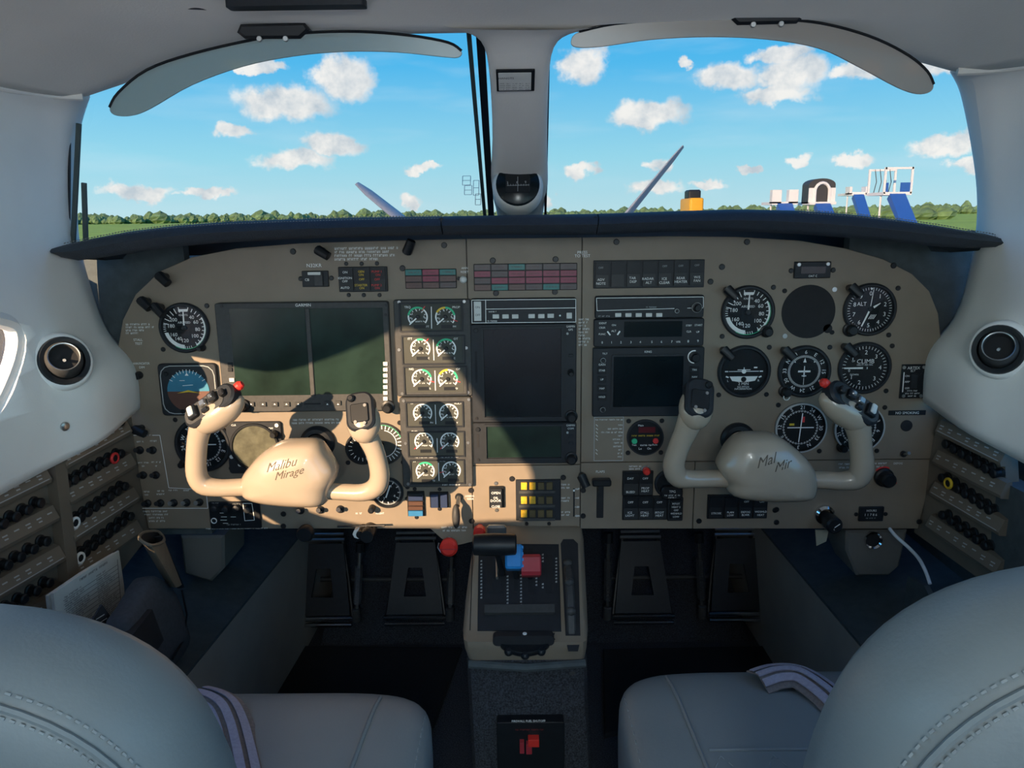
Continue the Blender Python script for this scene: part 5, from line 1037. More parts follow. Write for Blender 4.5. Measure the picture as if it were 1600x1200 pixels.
# ================================================================== CENTRE CONSOLE
S0 = PY(820, 826, 1.14); S1 = PY(820, 990, 1.0); up = (S0-S1).normalized()
QF = Frame(S1, (1,0,0), up)                                         # the sloping quadrant face
cons = empty('throttle_console', mw=QF.mw); tag(cons, 'tan throttle console sloping down from the panel between the seats', 'console')
qi = QF.mw.inverted()
secs = []
for py, Y, a, b in ((822,1.148,748,911),(832,None,744,913),(870,None,734,915),(930,None,726,918),(975,None,722,920),(990,None,722,920),(1003,.985,722,920),(1016,.985,724,919),(1041,.99,733,914)):
    if Y is None: A = QF.mw @ Vector((*QF.loc(a, py), 0)); B = QF.mw @ Vector((*QF.loc(b, py), 0))
    else: A = PY(a, py, Y); B = PY(b, py, Y)
    n = QF.uz if py < 985 else (QF.uz*.5 + Vector((0,-1,0))*.5).normalized() if py < 1003 else Vector((0,-1,0)); d = .012
    base = Vector((0,.09,-.02)) if py < 1035 else Vector((0,.09,0))
    ring = [A+base, A-n*.02, A-n*.006+Vector((.002,0,0)), A+Vector((.008,0,0))+n*.0, B-Vector((.008,0,0)), B-n*.006-Vector((.002,0,0)), B-n*.02, B+base]
    secs.append([qi @ p for p in ring])
MB().stack(secs, True, True).build('body', 'tan', cons, smooth=45)
def qp(px, py, w=0): return QF.loc(px, py, w)
def qplate(pts, z0, z1, nm, m, par=cons, ch=.0006): return MB().poly([qp(*p) for p in pts], z0, z1, ch).build(nm, m, par, smooth=0)
plate = qplate([(748,850),(873,851),(877,987),(746,986)], .0, .002, 'quadrant_plate', 'bezel')
o = MB().box(*qp(757, 962), .002, *qp(866, 948), .009).build('ledge', 'greybezel', cons, smooth=0)
for x0, y0, y1, w in ((765,872,926,9),(786,880,926,6),(806,880,926,6),(829,858,928,7),(858,868,928,10)): qplate([(x0-w/2,y0),(x0+w/2,y0),(x0+w/2,y1),(x0-w/2,y1)], .002, .0026, 'lever_slot', 'blackmatte', ch=0)
lb = MB()
for px, y0, y1 in ((752,878,936),(793,902,952),(814,900,952),(838,905,920),(848,868,882),(848,914,924),(869,874,912)):
    y = y0
    while y < y1: u, v = qp(px, y); lb.rect(u, v, .0026, .0022, .0024); lb.rect(u+.0006, v+.0003, .0016, .0030, .0024); y += 5.2
lb.build('lettering', 'dimmark', cons, smooth=0)
# left seam of the console cover
MB().box(qp(739,850)[0]-.0006, qp(739,985)[1], -.0002, qp(739,850)[0]+.0006, qp(739,840)[1], .0004).build('cover_seam', 'black', cons, smooth=0)
MB().box(qp(748,880)[0]-.003, 0, 0, qp(748,880)[0]-.003, 0, 0) if False else None
def wpt(px, py, Y): return PY(px, py, Y)
# throttle: black barrel handle on its lever
def lever(name, label, base_px, hp, Y, build, cat='lever'):
    r = empty(name, wpt(*hp, Y)); tag(r, label, cat); inv = Matrix.Translation(-wpt(*hp, Y)); b0 = QF.mw @ Vector((*qp(*base_px), .001))
    MB().tube([inv @ b0, inv @ (b0.lerp(wpt(*hp, Y), .6)), (0,0,0)], [(.0045,.0025),(.0042,.0024),(.004,.0024)], 8).build('arm', 'black', r); build(r); return r
def barrel(r):
    b = MB(); L_ = .032; b.lathe([(.0115,-L_),(.0150,-L_+.002),(.0160,-.016),(.0166,0),(.0160,.016),(.0150,L_-.002),(.0115,L_)], 28, m=Matrix.Rotation(pi/2,4,'Y')); b.build('handle', 'black', r)
lever('throttle_lever', 'large black barrel-shaped throttle handle on the console', (786,900), (773,851), 1.045, barrel)
def blueh(r):
    b = MB(); b.poly(rrect(0,0,.026,.036,.004,3), -.010, .012, .003, m=Matrix.Rotation(RAD(55),4,'X')); h = b.build('handle', 'blue', r)
    for i in range(4): q = MB(); q.box(.0115,-.016+.009*i,-.008,.0142,-.012+.009*i,.010, m=Matrix.Rotation(RAD(55),4,'X')); q.build('grip_rib', 'blue', h, smooth=0)
lever('propeller_lever', 'bright blue ribbed propeller lever beside the throttle handle', (807,905), (803,871), 1.058, blueh)
def redh(r):
    pts = []
    for i in range(16): q = .0185*(1 if i % 4 in (0, 1) else .84); pts.append((q*cos(2*pi*i/16), q*sin(2*pi*i/16)))
    MB().poly(pts, -.0145, .0145, .002, m=Matrix.Rotation(pi/2,4,'Y')).build('handle', 'redgrip', r, smooth=20)
lever('condition_lever', 'dark red star-shaped condition lever right of the blue lever', (829,905), (830,884), 1.056, redh)
t = T(PF, 750, 823, 'alternate_air_knob', 'small red knob at the panel edge behind the throttle', 'knob'); MB().lathe([(.005,0),(.005,.012),(.0095,.014),(.0095,.026),(.006,.029)], 16).build('cap', 'red', t.root)
r = empty('friction_handle', wpt(776,830,1.10)); tag(r, 'silver friction handle behind the black throttle barrel', 'handle'); MB().poly(rrect(0,0,.030,.010,.004,4), -.010, .010, .003).build('grip', 'steel', r); MB().box(-.003,-.002,-.03,.003,.01,-.008).build('stem', 'steel', r, smooth=0)
o = MB().tube([QF.mw @ Vector((*qp(776,872), .003)), QF.mw @ Vector((*qp(777,906), .005))], [(.0045,.0022)]*2, 8); fl = o.build('go_around_strap', 'steel'); tag(fl, 'thin silver strap lever under the throttle handle', 'lever')
# pitch trim wheel in its slot on the right side of the console
ch = MB().poly([qp(*p) for p in ((876,850),(880,843),(896,843),(903,850),(907,1000),(903,1018),(888,1018),(884,1000))], .0004, .0012).build('wheel_slot', 'blackmatte', cons, smooth=0)
tw = empty('pitch_trim_wheel', QF.mw @ Vector((*qp(890,935), 0))); tag(tw, 'ribbed black pitch trim wheel set edgewise in the console', 'trim wheel')
R = .10
def wheel(r, nrib, ax, cen, rim, halfw, m='black'):
    w = MB(); w.lathe([(rim*.86,-halfw*.7),(rim*.97,-halfw),(rim,-halfw*.6),(rim,halfw*.6),(rim*.97,halfw),(rim*.86,halfw*.7)], 48, m=Matrix.Translation(cen) @ ax); o = w.build('wheel_rim', m, r)
    for i in range(nrib):
        a = 2*pi*i/nrib; q = MB(); q.sphere((rim*1.0*cos(a), rim*1.0*sin(a), 0), (.0065,.0065,halfw*1.15), 10, 6, m=Matrix.Translation(cen) @ ax); q.build('grip_rib', m, o)
cw = QF.mw.to_3x3() @ Vector((0, 0, -1)); wheel(tw, 14, Matrix.Rotation(pi/2,4,'Y'), cw*(R-.018), R, .0065, 'greybezel')
# rudder trim wheel under the quadrant
p0_ = qi @ PY(770, 1008, .983); p1_ = qi @ PY(866, 993, .983)
MB().poly(rrect(0, 0, p1_.x-p0_.x, .0155, .006, 4), -.012, .0012, .0004, m=qi @ Matrix.Translation(PY(818, 1001, .9845)) @ Matrix.Rotation(pi/2, 4, 'X')).build('trim_slot', 'blackmatte', cons, smooth=0)
rw = empty('rudder_trim_wheel', PY(820, 996, .985)); tag(rw, 'flat scalloped black rudder trim wheel below the quadrant', 'trim wheel'); wheel(rw, 12, Matrix.Rotation(RAD(20),4,'X'), Vector((0,.028,-.003)), .046, .005)
MB().cyl(0, .002, .003, .004, .0055, 10).build('index_mark', 'mark', rw)
# carpeted pedestal
ped = []
for z, y, a, b in ((.285,.99,731,916),(.275,.985,728,918),(.268,.989,728,919),(.20,.989,730,921),(.0,.985,736,936)):
    xa_, xb_ = PY(a,1041,.99).x, PY(b,1041,.99).x; ped.append([Vector((xa_,1.35,z)), Vector((xa_,y+.02,z)), Vector((xa_+.006,y+.006,z)), Vector((xa_+.02,y,z)), Vector((xb_-.02,y,z)), Vector((xb_-.006,y+.006,z)), Vector((xb_,y+.02,z)), Vector((xb_,1.35,z))])
po = MB().stack(ped[::-1]).build('carpeted_pedestal', 'carpet', smooth=40); tag(po, 'charcoal carpeted pedestal under the throttle console', 'pedestal'); pp = MB().tube([Vector((PY(733,1041,.99).x,.985,.277)), Vector((0.01,.978,.275)), Vector((PY(914,1041,.99).x,.985,.277))], .006, 8); pp.build('vinyl_lip', 'footteal', po)
fb = Frame(PY(830,1165,.970), (1,0,0), (0,0,1)); t = T(fb, 830, 1165, 'fuel_shutoff', 'black fuel shutoff box with red lever on the carpeted pedestal', 'valve'); q = t.r(777,1129,882,1230)
MB().plate(q[0], q[1], q[2], q[3], -.018, .0, .003, .001).build('box', 'black', t.root); b = MB(); x, y = t.p(826,1126.5); b.text('FIREWALL FUEL SHUTOFF', x, y, .0036, .0005, maxw=.048); b.build('lettering', 'mark', t.root, smooth=0); M['dimred'] = mat('dark_red_print', (0.25, 0.03, 0.03), 0.6); b = MB(); x, y = t.p(827,1140); fine_print(b, x-.020, x+.020, y, .0024, .0004, 3); b.build('red_print', 'dimred', t.root, smooth=0)
rects(t, [(825,1148,842,1159)], 'lever_handle', 'red', .0, .012); rects(t, [(812,1155,819,1172),(822,1157,831,1173)], 'lever_arm', 'redgrip', .0, .008)

# ================================================================== UNDER THE PANEL
def brake_thing():
    t = T(PF, 568, 824, 'parking_brake', 'black T-shaped parking brake handle with white collar at the panel edge', 'handle'); MB().tube([(0,.0,0),(0,0,.03)], .006, 12).build('shaft', 'black', t.root); x, y = t.p(563,826); MB().cyl(x, y, .008, .004, .024, 8, .002).build('collar', 'mark', t.root)
    x, y = t.p(579,826); MB().lathe([(.011,.0),(.012,.028),(.010,.033)], 16, x, y).build('grip', 'black', t.root); a, b_ = t.p(530,818); MB().tube([(a,b_,.012),(t.p(604,815)[0], t.p(604,815)[1], .016)], .0016, 8).build('cross_wire', 'black', t.root)
brake_thing()
t = T(PF, 702, 851, 'emergency_gear_knob', 'bright red emergency gear knob hanging below the panel', 'knob'); MB().tube([(0,.018,-.01),(0,.004,.004)], .004, 10).build('shaft', 'steel', t.root); MB().lathe([(.009,.0),(.0140,.004),(.0145,.013),(.010,.017)], 24).build('cap', 'red', t.root); b = MB(); b.box(-.0135,-.0012,.0168,.0135,.0002,.0172) ; b.build('cap_slot', 'redgrip', t.root, smooth=0); MB().tube([(-.016,.004,.002),(-.018,-.002,.006),(-.012,-.008,.012)], .0012, 6).build('safety_wire', 'steel', t.root)
# lower panel edge gusset that carries the red knob
MB().poly([PF.loc(*p) for p in ((672,826),(740,826),(740,846),(716,852),(690,842))], -.006, -.001).build('gusset_plate', 'tan', ip, smooth=0)
# rudder pedals: four of the same kind
PD = 1.52
def pedal():
    r = empty('rudder_pedal'); w = .060; tilt = Matrix.Rotation(RAD(68), 4, 'X')
    o = [(-w,-.055),(w,-.055),(w*.93,.03),(w*.70,.095),(-w*.70,.095),(-w*.93,.03)]; i = [(-.024,-.018),(.024,-.018),(.015,.042),(-.015,.042)]
    b = MB()                                                        # pad with the trapezoid hole: four quads round it
    oo = [(-w,-.055),(w,-.055),(w*.70,.095),(-w*.70,.095)]
    for z in (0,):
        v = [(x,y,0) for x,y in oo]+[(x,y,0) for x,y in i]+[(x,y,.006) for x,y in oo]+[(x,y,.006) for x,y in i]; f = []
        for k in range(4):
            n = (k+1) % 4; f += [(8+k,8+n,12+n,12+k),(n,k,4+k,4+n),(k,n,8+n,8+k),(4+n,4+k,12+k,12+n)]
        b.add(v, f, m=tilt)
    b.build('pad', 'bezel', r, smooth=0)
    for yy, rr, ww in ((-.062,.0055,.066),(-.075,.0045,.064),(.104,.004,.044),(.116,.0035,.042)):
        MB().tube([(-ww,yy,.004),(ww,yy,.004)], rr, 10, m=tilt).build('tread_bar', 'chrome' if yy < 0 else 'steel', r)
    for s in (-1, 1): MB().tube([(s*.060,-.066,.0),(s*.064,-.07,-.012),(s*.050,.02,-.02),(s*.036,.11,-.008)], .004, 8, m=tilt).build('side_arm', 'black', r)
    return r
pl = ((505,920,'left-hand rudder pedal of the left pair'),(649,918,'right-hand rudder pedal of the left pair, beside the red knob'),(1003,916,'left-hand rudder pedal of the right pair, nearest the console'),(1152,912,'right-hand rudder pedal of the right pair'))
p0 = pedal()
for i, (px, py, l) in enumerate(pl):
    r = p0 if i == 0 else dup(p0); r.location = PY(px, py, PD); tag(r, l + ', black with a trapezoid hole', 'pedal', 'rudder pedals')
def rod(px0, py0, px1, py1, Y, l, m='steel'):
    A = PY(px0, py0, Y); B = PY(px1, py1, Y-.02); r = empty('spring_rod', B); tag(r, l, 'rod', 'pedal spring rods'); inv = Matrix.Translation(-B); n = 26
    MB().tube([inv @ A, Vector((0,0,0))], .0038, 8).build('rod', m, r)
    pts = []
    for k in range(n*6+1): p = A.lerp(B, .32+.50*k/(n*6)); a = 2*pi*k/6; pts.append(inv @ (p+Vector((cos(a),sin(a),0))*.0075))
    MB().tube(pts, .0013, 5).build('coil_spring', m, r); MB().cyl(0, 0, .009, -.01, .018, 12, .002).build('clevis', 'greybezel', r); C = inv @ A.lerp(B, .12); MB().tube([inv @ A, C], .010, 10).build('sleeve', 'black', r)
rod(563, 848, 557, 963, 1.50, 'spring rod beside the outer left pedal'); rod(706, 856, 703, 962, 1.50, 'spring rod below the red knob'); rod(951, 832, 949, 960, 1.50, 'dark rod left of the right pedal pair', 'greybezel'); rod(1092, 832, 1097, 958, 1.50, 'dark rod between the right pedals', 'greybezel')
b = MB().tube([PY(470,905,1.62), PY(700,905,1.62)], .006, 8); tag(b.build('pedal_cross_tube', 'greybezel'), 'dark cross tube behind the left pedals', 'tube')
b = MB().tube([PY(950,903,1.62), PY(1200,900,1.62)], .006, 8); tag(b.build('pedal_cross_tube', 'greybezel'), 'dark cross tube behind the right pedals', 'tube')
# sloping toe board and floor mats
o = tag(MB().add([(-.43,1.50,.0),(.49,1.50,.0),(.49,1.80,.16),(-.43,1.80,.16),(-.43,1.92,.16),(.49,1.92,.16)], [(0,1,2,3),(3,2,5,4)]).build('floor_toe_board', 'carpet', smooth=0), kind='structure'); o['label'] = 'carpeted toe board rising to the firewall'
for pts, l in ((((470,1010),(722,1012),(672,1150),(416,1096)), 'black floor mat in the left footwell'), (((942,1015),(1196,1010),(1236,1085),(944,1150)), 'black floor mat in the right footwell')):
    v = [PZ(*p, .006) for p in pts]; m_ = MB().poly([(p.x, p.y) for p in v], .0005, .009, .003); mo = m_.build('floor_mat', 'matblack', smooth=0); tag(mo, l, 'mat', 'footwell mats')

# ================================================================== CIRCUIT BREAKER PANELS
def breaker_panel(fr, outline, rows, posts, label, white=(), red=(), yellow=()):
    c = outline[0]; root = empty('circuit_breaker_panel', mw=fr.mw); tag(root, label, 'panel')
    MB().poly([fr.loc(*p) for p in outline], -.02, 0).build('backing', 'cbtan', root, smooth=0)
    for (x0,y0,x1,y1) in posts:
        a, b = fr.loc(x0,y0,.012), fr.loc(x1,y1,.012); w = .010; MB().add([(a[0]-w,a[1],0),(a[0]+w,a[1],0),(b[0]+w,b[1],0),(b[0]-w,b[1],0),(a[0]-w,a[1],.016),(a[0]+w,a[1],.016),(b[0]+w,b[1],.016),(b[0]-w,b[1],.016)],[(3,2,1,0),(4,5,6,7),(0,1,5,4),(1,2,6,5),(2,3,7,6),(3,0,4,7)]).build('divider', 'cbtan', root, smooth=0)
    proto = None
    for k, (bx0,by0,bx1,by1,n,sx0,sy0,sx1,sy1) in enumerate(rows):
        a, b = Vector(fr.loc(sx0,sy0,.014)), Vector(fr.loc(sx1,sy1,.014))
        if a.x > b.x: a, b = b, a
        prof = [(.010,.002),(.008,.010),(-.009,.018),(-.014,.016),(-.016,0)]           # (v, w) across the label strip
        led = MB().stack([[(a.x, a.y+v, w) for v, w in prof], [(b.x, b.y+v, w) for v, w in prof]]).build('label_strip', 'cbtan', root, smooth=0)
        lm = MB(); L_ = (b-a).length; j = 0
        for i in range(int(L_/.018)):
            u = .008+i*.018; q = a.lerp(b, min(1, u/L_))
            for dv, ww in (((.001),.008),((-.003),.006)):
                if (i+k) % 3 == 2 and dv < 0: continue
                t0 = (.008-(.0+dv+.0))/.017; w = .010+.008*((.008-dv)/.017)+.0004
                lm.add([(q.x-ww/2,q.y+dv-.0008,w+.0006),(q.x+ww/2,q.y+dv-.0008,w+.0006),(q.x+ww/2,q.y+dv+.0008,w-.0002),(q.x-ww/2,q.y+dv+.0008,w-.0002)],[(0,1,2,3)])
        if k % 2 == 0:
            dv = -.0075; w = .018+.0; lm.add([(a.x+.004,a.y+dv-.0004,w),(b.x-.004,b.y+dv-.0004,w),(b.x-.004,b.y+dv+.0004,w-.0004),(a.x+.004,a.y+dv+.0004,w-.0004)],[(0,1,2,3)])
        lm.build('label_print', 'dimmark', led, smooth=0)
        for i in range(n):
            f = i/max(1, n-1); u, v = fr.loc(bx0+(bx1-bx0)*f, by0+(by1-by0)*f, .014); key = (k, i)
            if proto is None:
                bm = MB(); bm.lathe([(.0082,0),(.0082,.002),(.0062,.003),(.0058,.009),(.0068,.010),(.0068,.013),(.005,.0145)], 14); proto = bm.build('breaker', 'black', root); o = proto
            else: o = proto.copy(); COL.objects.link(o)
            o.location = (u, v, 0)
            for ss, mm in ((white,'mark'),(red,'redm'),(yellow,'yellow')):
                if key in ss: MB().ring(0, 0, .0052, .0088, .0125, .0155, 16).build('collar_ring', mm, o)
    return root
pA = PY(214, 740, 1.147); pB = Vector((-.655, .86, pA.z))
FL = Frame((pA.x, pA.y, .5), (pA.x-pB.x, pA.y-pB.y, 0), (0,0,1))
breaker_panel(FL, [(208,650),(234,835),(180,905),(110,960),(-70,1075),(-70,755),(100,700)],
    [(101,697,192,659,8,99,718,202,664),(107,757,192,709,8,106,775,209,716),(118,817,198,760,8,112,832,214,769),(126,872,207,807,8,120,888,219,820),
     (-30,771,57,725,6,-40,793,76,738),(-30,841,66,786,6,-40,864,88,798),(-25,908,76,846,6,-40,940,98,861),(-20,975,80,911,6,-40,1008,104,930)],
    [(87,690,112,905)], 'left wall circuit breaker panel, tan with rows of black breakers', white={(2,0),(3,0)}, red={(1,6)})
pA = PY(1452, 740, 1.147); pB = Vector((.672, .97, pA.z))
FR_ = Frame((pA.x, pA.y, .5), (pB.x-pA.x, pB.y-pA.y, 0), (0,0,1))
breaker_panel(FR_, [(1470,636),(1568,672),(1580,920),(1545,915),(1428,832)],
    [(1479,649,1552,689,7,1466,664,1568,713),(1475,694,1550,740,7,1461,711,1568,764),(1469,747,1542,797,7,1456,760,1565,822),(1470,805,1536,853,6,1450,812,1560,886)],
    [], 'right wall circuit breaker panel with one yellow-collared breaker', yellow={(2,1)})
# dark side trim right of the breaker panel
o = tag(MB().add([PX(1550,744,.665), PX(1640,790,.665), PX(1640,960,.665), PX(1548,900,.665)] + [PX(1550,744,.665)+Vector((.03,0,0)), PX(1640,790,.665)+Vector((.03,0,0)), PX(1640,960,.665)+Vector((.03,0,0)), PX(1548,900,.665)+Vector((.03,0,0))], [(0,1,2,3),(7,6,5,4),(0,4,5,1),(1,5,6,2),(2,6,7,3),(3,7,4,0)]).build('trim_6', 'footteal', smooth=0), kind='structure'); o['label'] = 'dark padded side trim behind the right breaker panel'

# ================================================================== VENTS, COMPASS, VISORS, OVERHEAD
def vent(px, py, wall, sg, r, label):
    p, n0 = surf_hit(wall, px, py); n = (n0*.5 + Vector((-sg*.5, -.86, -.02))*.5).normalized(); p = p + n*.012
    q = n.to_track_quat('Z', 'Y').to_matrix().to_4x4(); R = empty('air_vent', mw=Matrix.Translation(p) @ q); tag(R, label, 'vent')
    MB().lathe([(r*1.3,-.03),(r*1.2,-.004),(r*1.08,.002),(r*.98,.002)], 36, cap=False).build('pod', 'white', R, smooth=60)
    MB().lathe([(r*1.0,-.03),(r*1.0,.004),(r*.95,.007),(r*.78,.006),(r*.74,-.008)], 36, cap=False).build('outer_ring', 'black', R)
    tilt = Matrix.Rotation(RAD(-14), 4, 'X') @ Matrix.Rotation(RAD(sg*14), 4, 'Y')
    MB().lathe([(r*.72,-.025),(r*.72,.0),(r*.68,.014),(r*.60,.018),(r*.54,.016),(r*.52,-.004)], 32, m=tilt, cap=False).build('eyeball', 'greybezel', R); MB().lathe([(r*.60,.0175),(r*.585,.019),(r*.55,.0185)], 32, m=tilt, cap=False).build('chrome_ring', 'steel', R)
    MB().cyl(0, 0, r*.53, -.012, .004, 28, m=tilt).build('nozzle', 'blackmatte', R); MB().tube([(0,0,.004),(0,-r*.1,.012)], .002, 6, m=tilt).build('nozzle_pin', 'dimmark', R)
vent(94, 566, wl, -1, .032, 'black eyeball air vent in the left white side panel'); vent(1567, 547, wr, 1, .032, 'black eyeball air vent in the right white side panel')
p, n = surf_hit(wl, 100, 666); r = MB().lathe([(.006,-.001),(.006,.003),(.003,.004)], 14, m=n.to_track_quat('Z','Y').to_matrix().to_4x4()); o = r.build('snap_fastener', 'steel', loc=p); tag(o, 'small steel snap fastener on the left white side panel', 'fastener')
# compass on the post
cp = surf_hit(post, 809, 290)[0] + Vector((0,-.030,-.006)); CF = Frame(cp, (1,0,0), (0,.25,.97)); t = T(CF, 809, 290, 'magnetic_compass', 'round dark magnetic compass on the windscreen centre post', 'compass'); k = t.k
MB().lathe([(40*k,-.03),(40*k,-.006),(36*k,.004),(34*k,.006)], 36).build('housing', 'headliner', t.root); MB().lathe([(34*k,0),(34*k,.007),(31*k,.009)], 36).build('bezel', 'screen', t.root); q = t.r(790,272,828,304); MB().plate(q[0], q[1], q[2], q[3], .008, .0095, .004, .0005).build('window', 'dial', t.root)
ttext(t, [('3',793,289,4.2),('6',808,288,4.2),('9',821,288,4.2)], .0102, 'dimmark'); tlines(t, [(792,293,826,292),(809,279,809,302)], .0006, .0102, 'dimmark')
for i in range(9): tlines(t, [(794+i*4,290.5,794+i*4,293.5)], .0005, .0102, 'dimmark', 'compass_tick')
# note on the post
ph, pn = surf_hit(post, 806, 126); NF = Frame(ph+pn*.003, (1,0,0), (Vector((1,0,0)).cross(pn)*-1)); t = T(NF, 806, 126, 'checklist_card', 'small white printed card clipped to the windscreen centre post', 'card'); q = t.r(775,110,836,142); MB().plate(q[0], q[1], q[2]*.98, q[3], -.002, .0005, .001).build('holder', 'black', t.root); rects(t, [(779,113,830,140)], 'card', 'paper', .0005, .0012, .0002); ttext(t, [('HANGTS',791,121,4.4,24)], .0015, 'ink'); b = MB()
for i in range(4):
    for j in range(5): u, v = t.p(784+j*10, 129+i*3); fine_print(b, u-.0025, u+.003, v, .0015, .0015, i*5+j)
b.build('printed_lines', 'ink', t.root, smooth=0)
# sun visors
M['visor_l'] = glassmat('green_grey_visor', (0.42, 0.52, 0.52), 0.05, rough=.3, body=(0.36, 0.46, 0.45), bodyfac=0.62)
M['visor_r'] = glassmat('brown_grey_visor', (0.52, 0.46, 0.42), 0.05, rough=.3, body=(0.50, 0.46, 0.41), bodyfac=0.62)
def visor(pts, cx, cy, Y, mname, mount, label, slope):
    fr = Frame(PY(cx, cy, Y), (1, slope, 0), (0, -.10, 1)); t = T(fr, cx, cy, 'sun_visor', label, 'visor'); P = smooth_closed([t.p(*p) for p in pts], 4)
    MB().poly([(p.x, p.y) for p in P], -.0015, .0015, .0005).build('visor_panel', mname, t.root, smooth=0)
    n = len(pts); P2 = [Vector((*t.p(*p), 0)) for p in pts]
    top = smooth_open([(v.x, v.y, .0) for v in P2[:mount[4]]], 4); MB().tube(top, .0022, 6).build('edge_band', 'black', t.root)
    x0, y0, x1, y1 = mount[:4]; a = t.p(x0, y0); b = t.p(x1, y1); cx_, cy_ = (a[0]+b[0])/2, (a[1]+b[1])/2; w, h = abs(b[0]-a[0]), abs(b[1]-a[1])
    MB().poly([(cx_-w/2,cy_-h*.1),(cx_-w*.40,cy_-h*.5),(cx_+w*.36,cy_-h*.5),(cx_+w/2,cy_+h*.05),(cx_+w*.44,cy_+h*.5),(cx_-w*.44,cy_+h*.4)], -.012, .006, .003).build('mount', 'black', t.root)
    for s in (-.2, .16): MB().cyl(cx_+w*s, cy_-h*.5, .0032, .0015, .006, 10, .0006).build('mount_screw', 'steel', t.root)
visor([(172,168),(186,145),(230,110),(300,85),(400,62),(480,52),(560,50),(640,56),(700,67),(721,80),(716,90),(690,89),(620,82),(540,81),(460,88),(380,104),(300,133),(235,170),(205,181),(180,180)], 440, 90, .93, 'visor_l', (370,36,486,61,10), 'green-grey tinted left sun visor hanging under the headliner', .05)
visor([(1458,132),(1448,112),(1420,88),(1370,62),(1310,43),(1250,33),(1150,29),(1050,31),(960,38),(905,50),(892,64),(900,74),(940,73),(1020,62),(1110,58),(1200,62),(1280,76),(1340,104),(1400,136),(1432,147),(1452,144)], 1180, 60, .925, 'visor_r', (1141,13,1260,37,10), 'brown-grey tinted right sun visor hanging under the headliner', -.05)
p = PY(308, -6, .90); r = empty('overhead_knob', p); tag(r, 'black round knob on the headliner above the left visor', 'knob'); MB().lathe([(.014,-.016),(.017,-.010),(.017,.004),(.010,.012),(.010,.04)], 22).build('knob', 'black', r)  # round black overhead knob
p = surf_hit(ceil_o, 465, 1)[0] + Vector((0,-.004,-.004)); o = MB().poly(rrect(0,0,.145,.02,.004), -.004, .02, .003).build('overhead_bar', 'bezel', loc=p); tag(o, 'dark bar along the headliner at the top of the picture', 'bar')

# ================================================================== LEFT POCKETS AND PAPERS
def sheet(pts, th, m, nm): 
    a, b, c, d = [Vector(p) for p in pts]; n = (b-a).cross(d-a).normalized()*th; return MB().add([a,b,c,d,a-n,b-n,c-n,d-n], [(0,1,2,3),(7,6,5,4),(0,4,5,1),(1,5,6,2),(2,6,7,3),(3,7,4,0)]).build(nm, m, smooth=0)
bk = empty('checklist_booklet', PX(140, 930, -.56)); inv = Matrix.Translation(-PX(140, 930, -.56)); tag(bk, 'dog-eared white checklist booklet standing in the left side pocket', 'booklet')
A = PX(82,920,-.60); B = PX(182,856,-.57); ux = (B-A).normalized(); BF = Frame(A, ux, Vector((.12,-.05,1)) - ux*Vector((.12,-.05,1)).dot(ux)); Wb = (B-A).length
for i in range(6):
    q = MB(); pts = []; z = .004-.003*i; dx, dy = .003*((i*5) % 3-1), .004*((i*3) % 3-1)-.002*i
    for x, y in ((0,0),(Wb*.5,.002),(Wb,0),(Wb+.004,-.06),(Wb+.002,-.15),(.0,-.15)): pts.append((x+dx, y+dy))
    q.poly(pts, z-.0022, z); o = q.build('page', 'paper', bk, smooth=0); o.matrix_parent_inverse = Matrix(); o.matrix_local = inv @ BF.mw
q = MB(); rnd = random.Random(4)
for i in range(16):
    y = -.020-.0066*i
    q.rect(Wb*.52, y-.0034, Wb*.86, .0006, .0046)
    fine_print(q, Wb*.11, Wb*rnd.uniform(.32,.5), y, .0026, .0046, i+3); fine_print(q, Wb*.60, Wb*rnd.uniform(.75,.93), y, .0026, .0046, i+40)
fine_print(q, Wb*.35, Wb*.8, -.009, .0036, .0046, 9); q.rect(Wb*.955, -.07, .0008, .11, .0046)
o = q.build('printed_lines', 'ink', bk, smooth=0); o.matrix_local = inv @ BF.mw; o['kind'] = 'stuff'
c0 = PX(152,946,-.535); o = sheet([PX(140,972,-.535), PX(157,944,-.53), PX(187,985,-.53), PX(165,1012,-.535)], .002, 'ink', 'dark_card'); tag(o, 'small dark card with white lines in front of the checklist booklet', 'card')
b = MB()
for i in range(5): b.tube([PX(150+3*i,968+7*i,-.5285), PX(163+4*i,960+6*i,-.5265)], .0005, 4, cap=False)
b.build('printed_lines', 'dimmark', o, smooth=0)['kind'] = 'stuff'
# narrow beige pouch with dark lining
def pouch():
    r = empty('flashlight_pouch', PX(265, 905, -.50)); inv = Matrix.Translation(-PX(265, 905, -.50)); tag(r, 'beige open-topped leather pouch under the left edge of the panel', 'pouch')
    top = [PX(218,842,-.50), PX(224,832,-.515), PX(247,831,-.515), PX(256,845,-.49), PX(236,852,-.478)]; bot = [p*.0 + q for p, q in zip(top, [PX(262,915,-.50), PX(262,905,-.515), PX(278,905,-.515), PX(285,912,-.49), PX(275,918,-.478)])]
    T_ = smooth_closed(top, 5); B_ = smooth_closed(bot, 5); MB().stack([[inv @ p for p in T_], [inv @ p for p in B_]], False, True).build('body', 'pouch', r, smooth=60)
    c = sum(T_, Vector())/len(T_); cb = sum(B_, Vector())/len(B_); MB().stack([[inv @ (c+(p-c)*.9) for p in T_], [inv @ (cb+(p-cb)*.9+Vector((0,0,.004))) for p in B_]], False, True).build('lining', 'blackmatte', r, smooth=60); MB().tube([inv @ p for p in T_], .0022, 6, closed=True).build('rim', 'pouch', r)
    MB().tube([inv @ PX(247,838,-.50), inv @ PX(282,918,-.49)], [(.006,.002)]*2, 6).build('tab', 'black', r)
pouch()
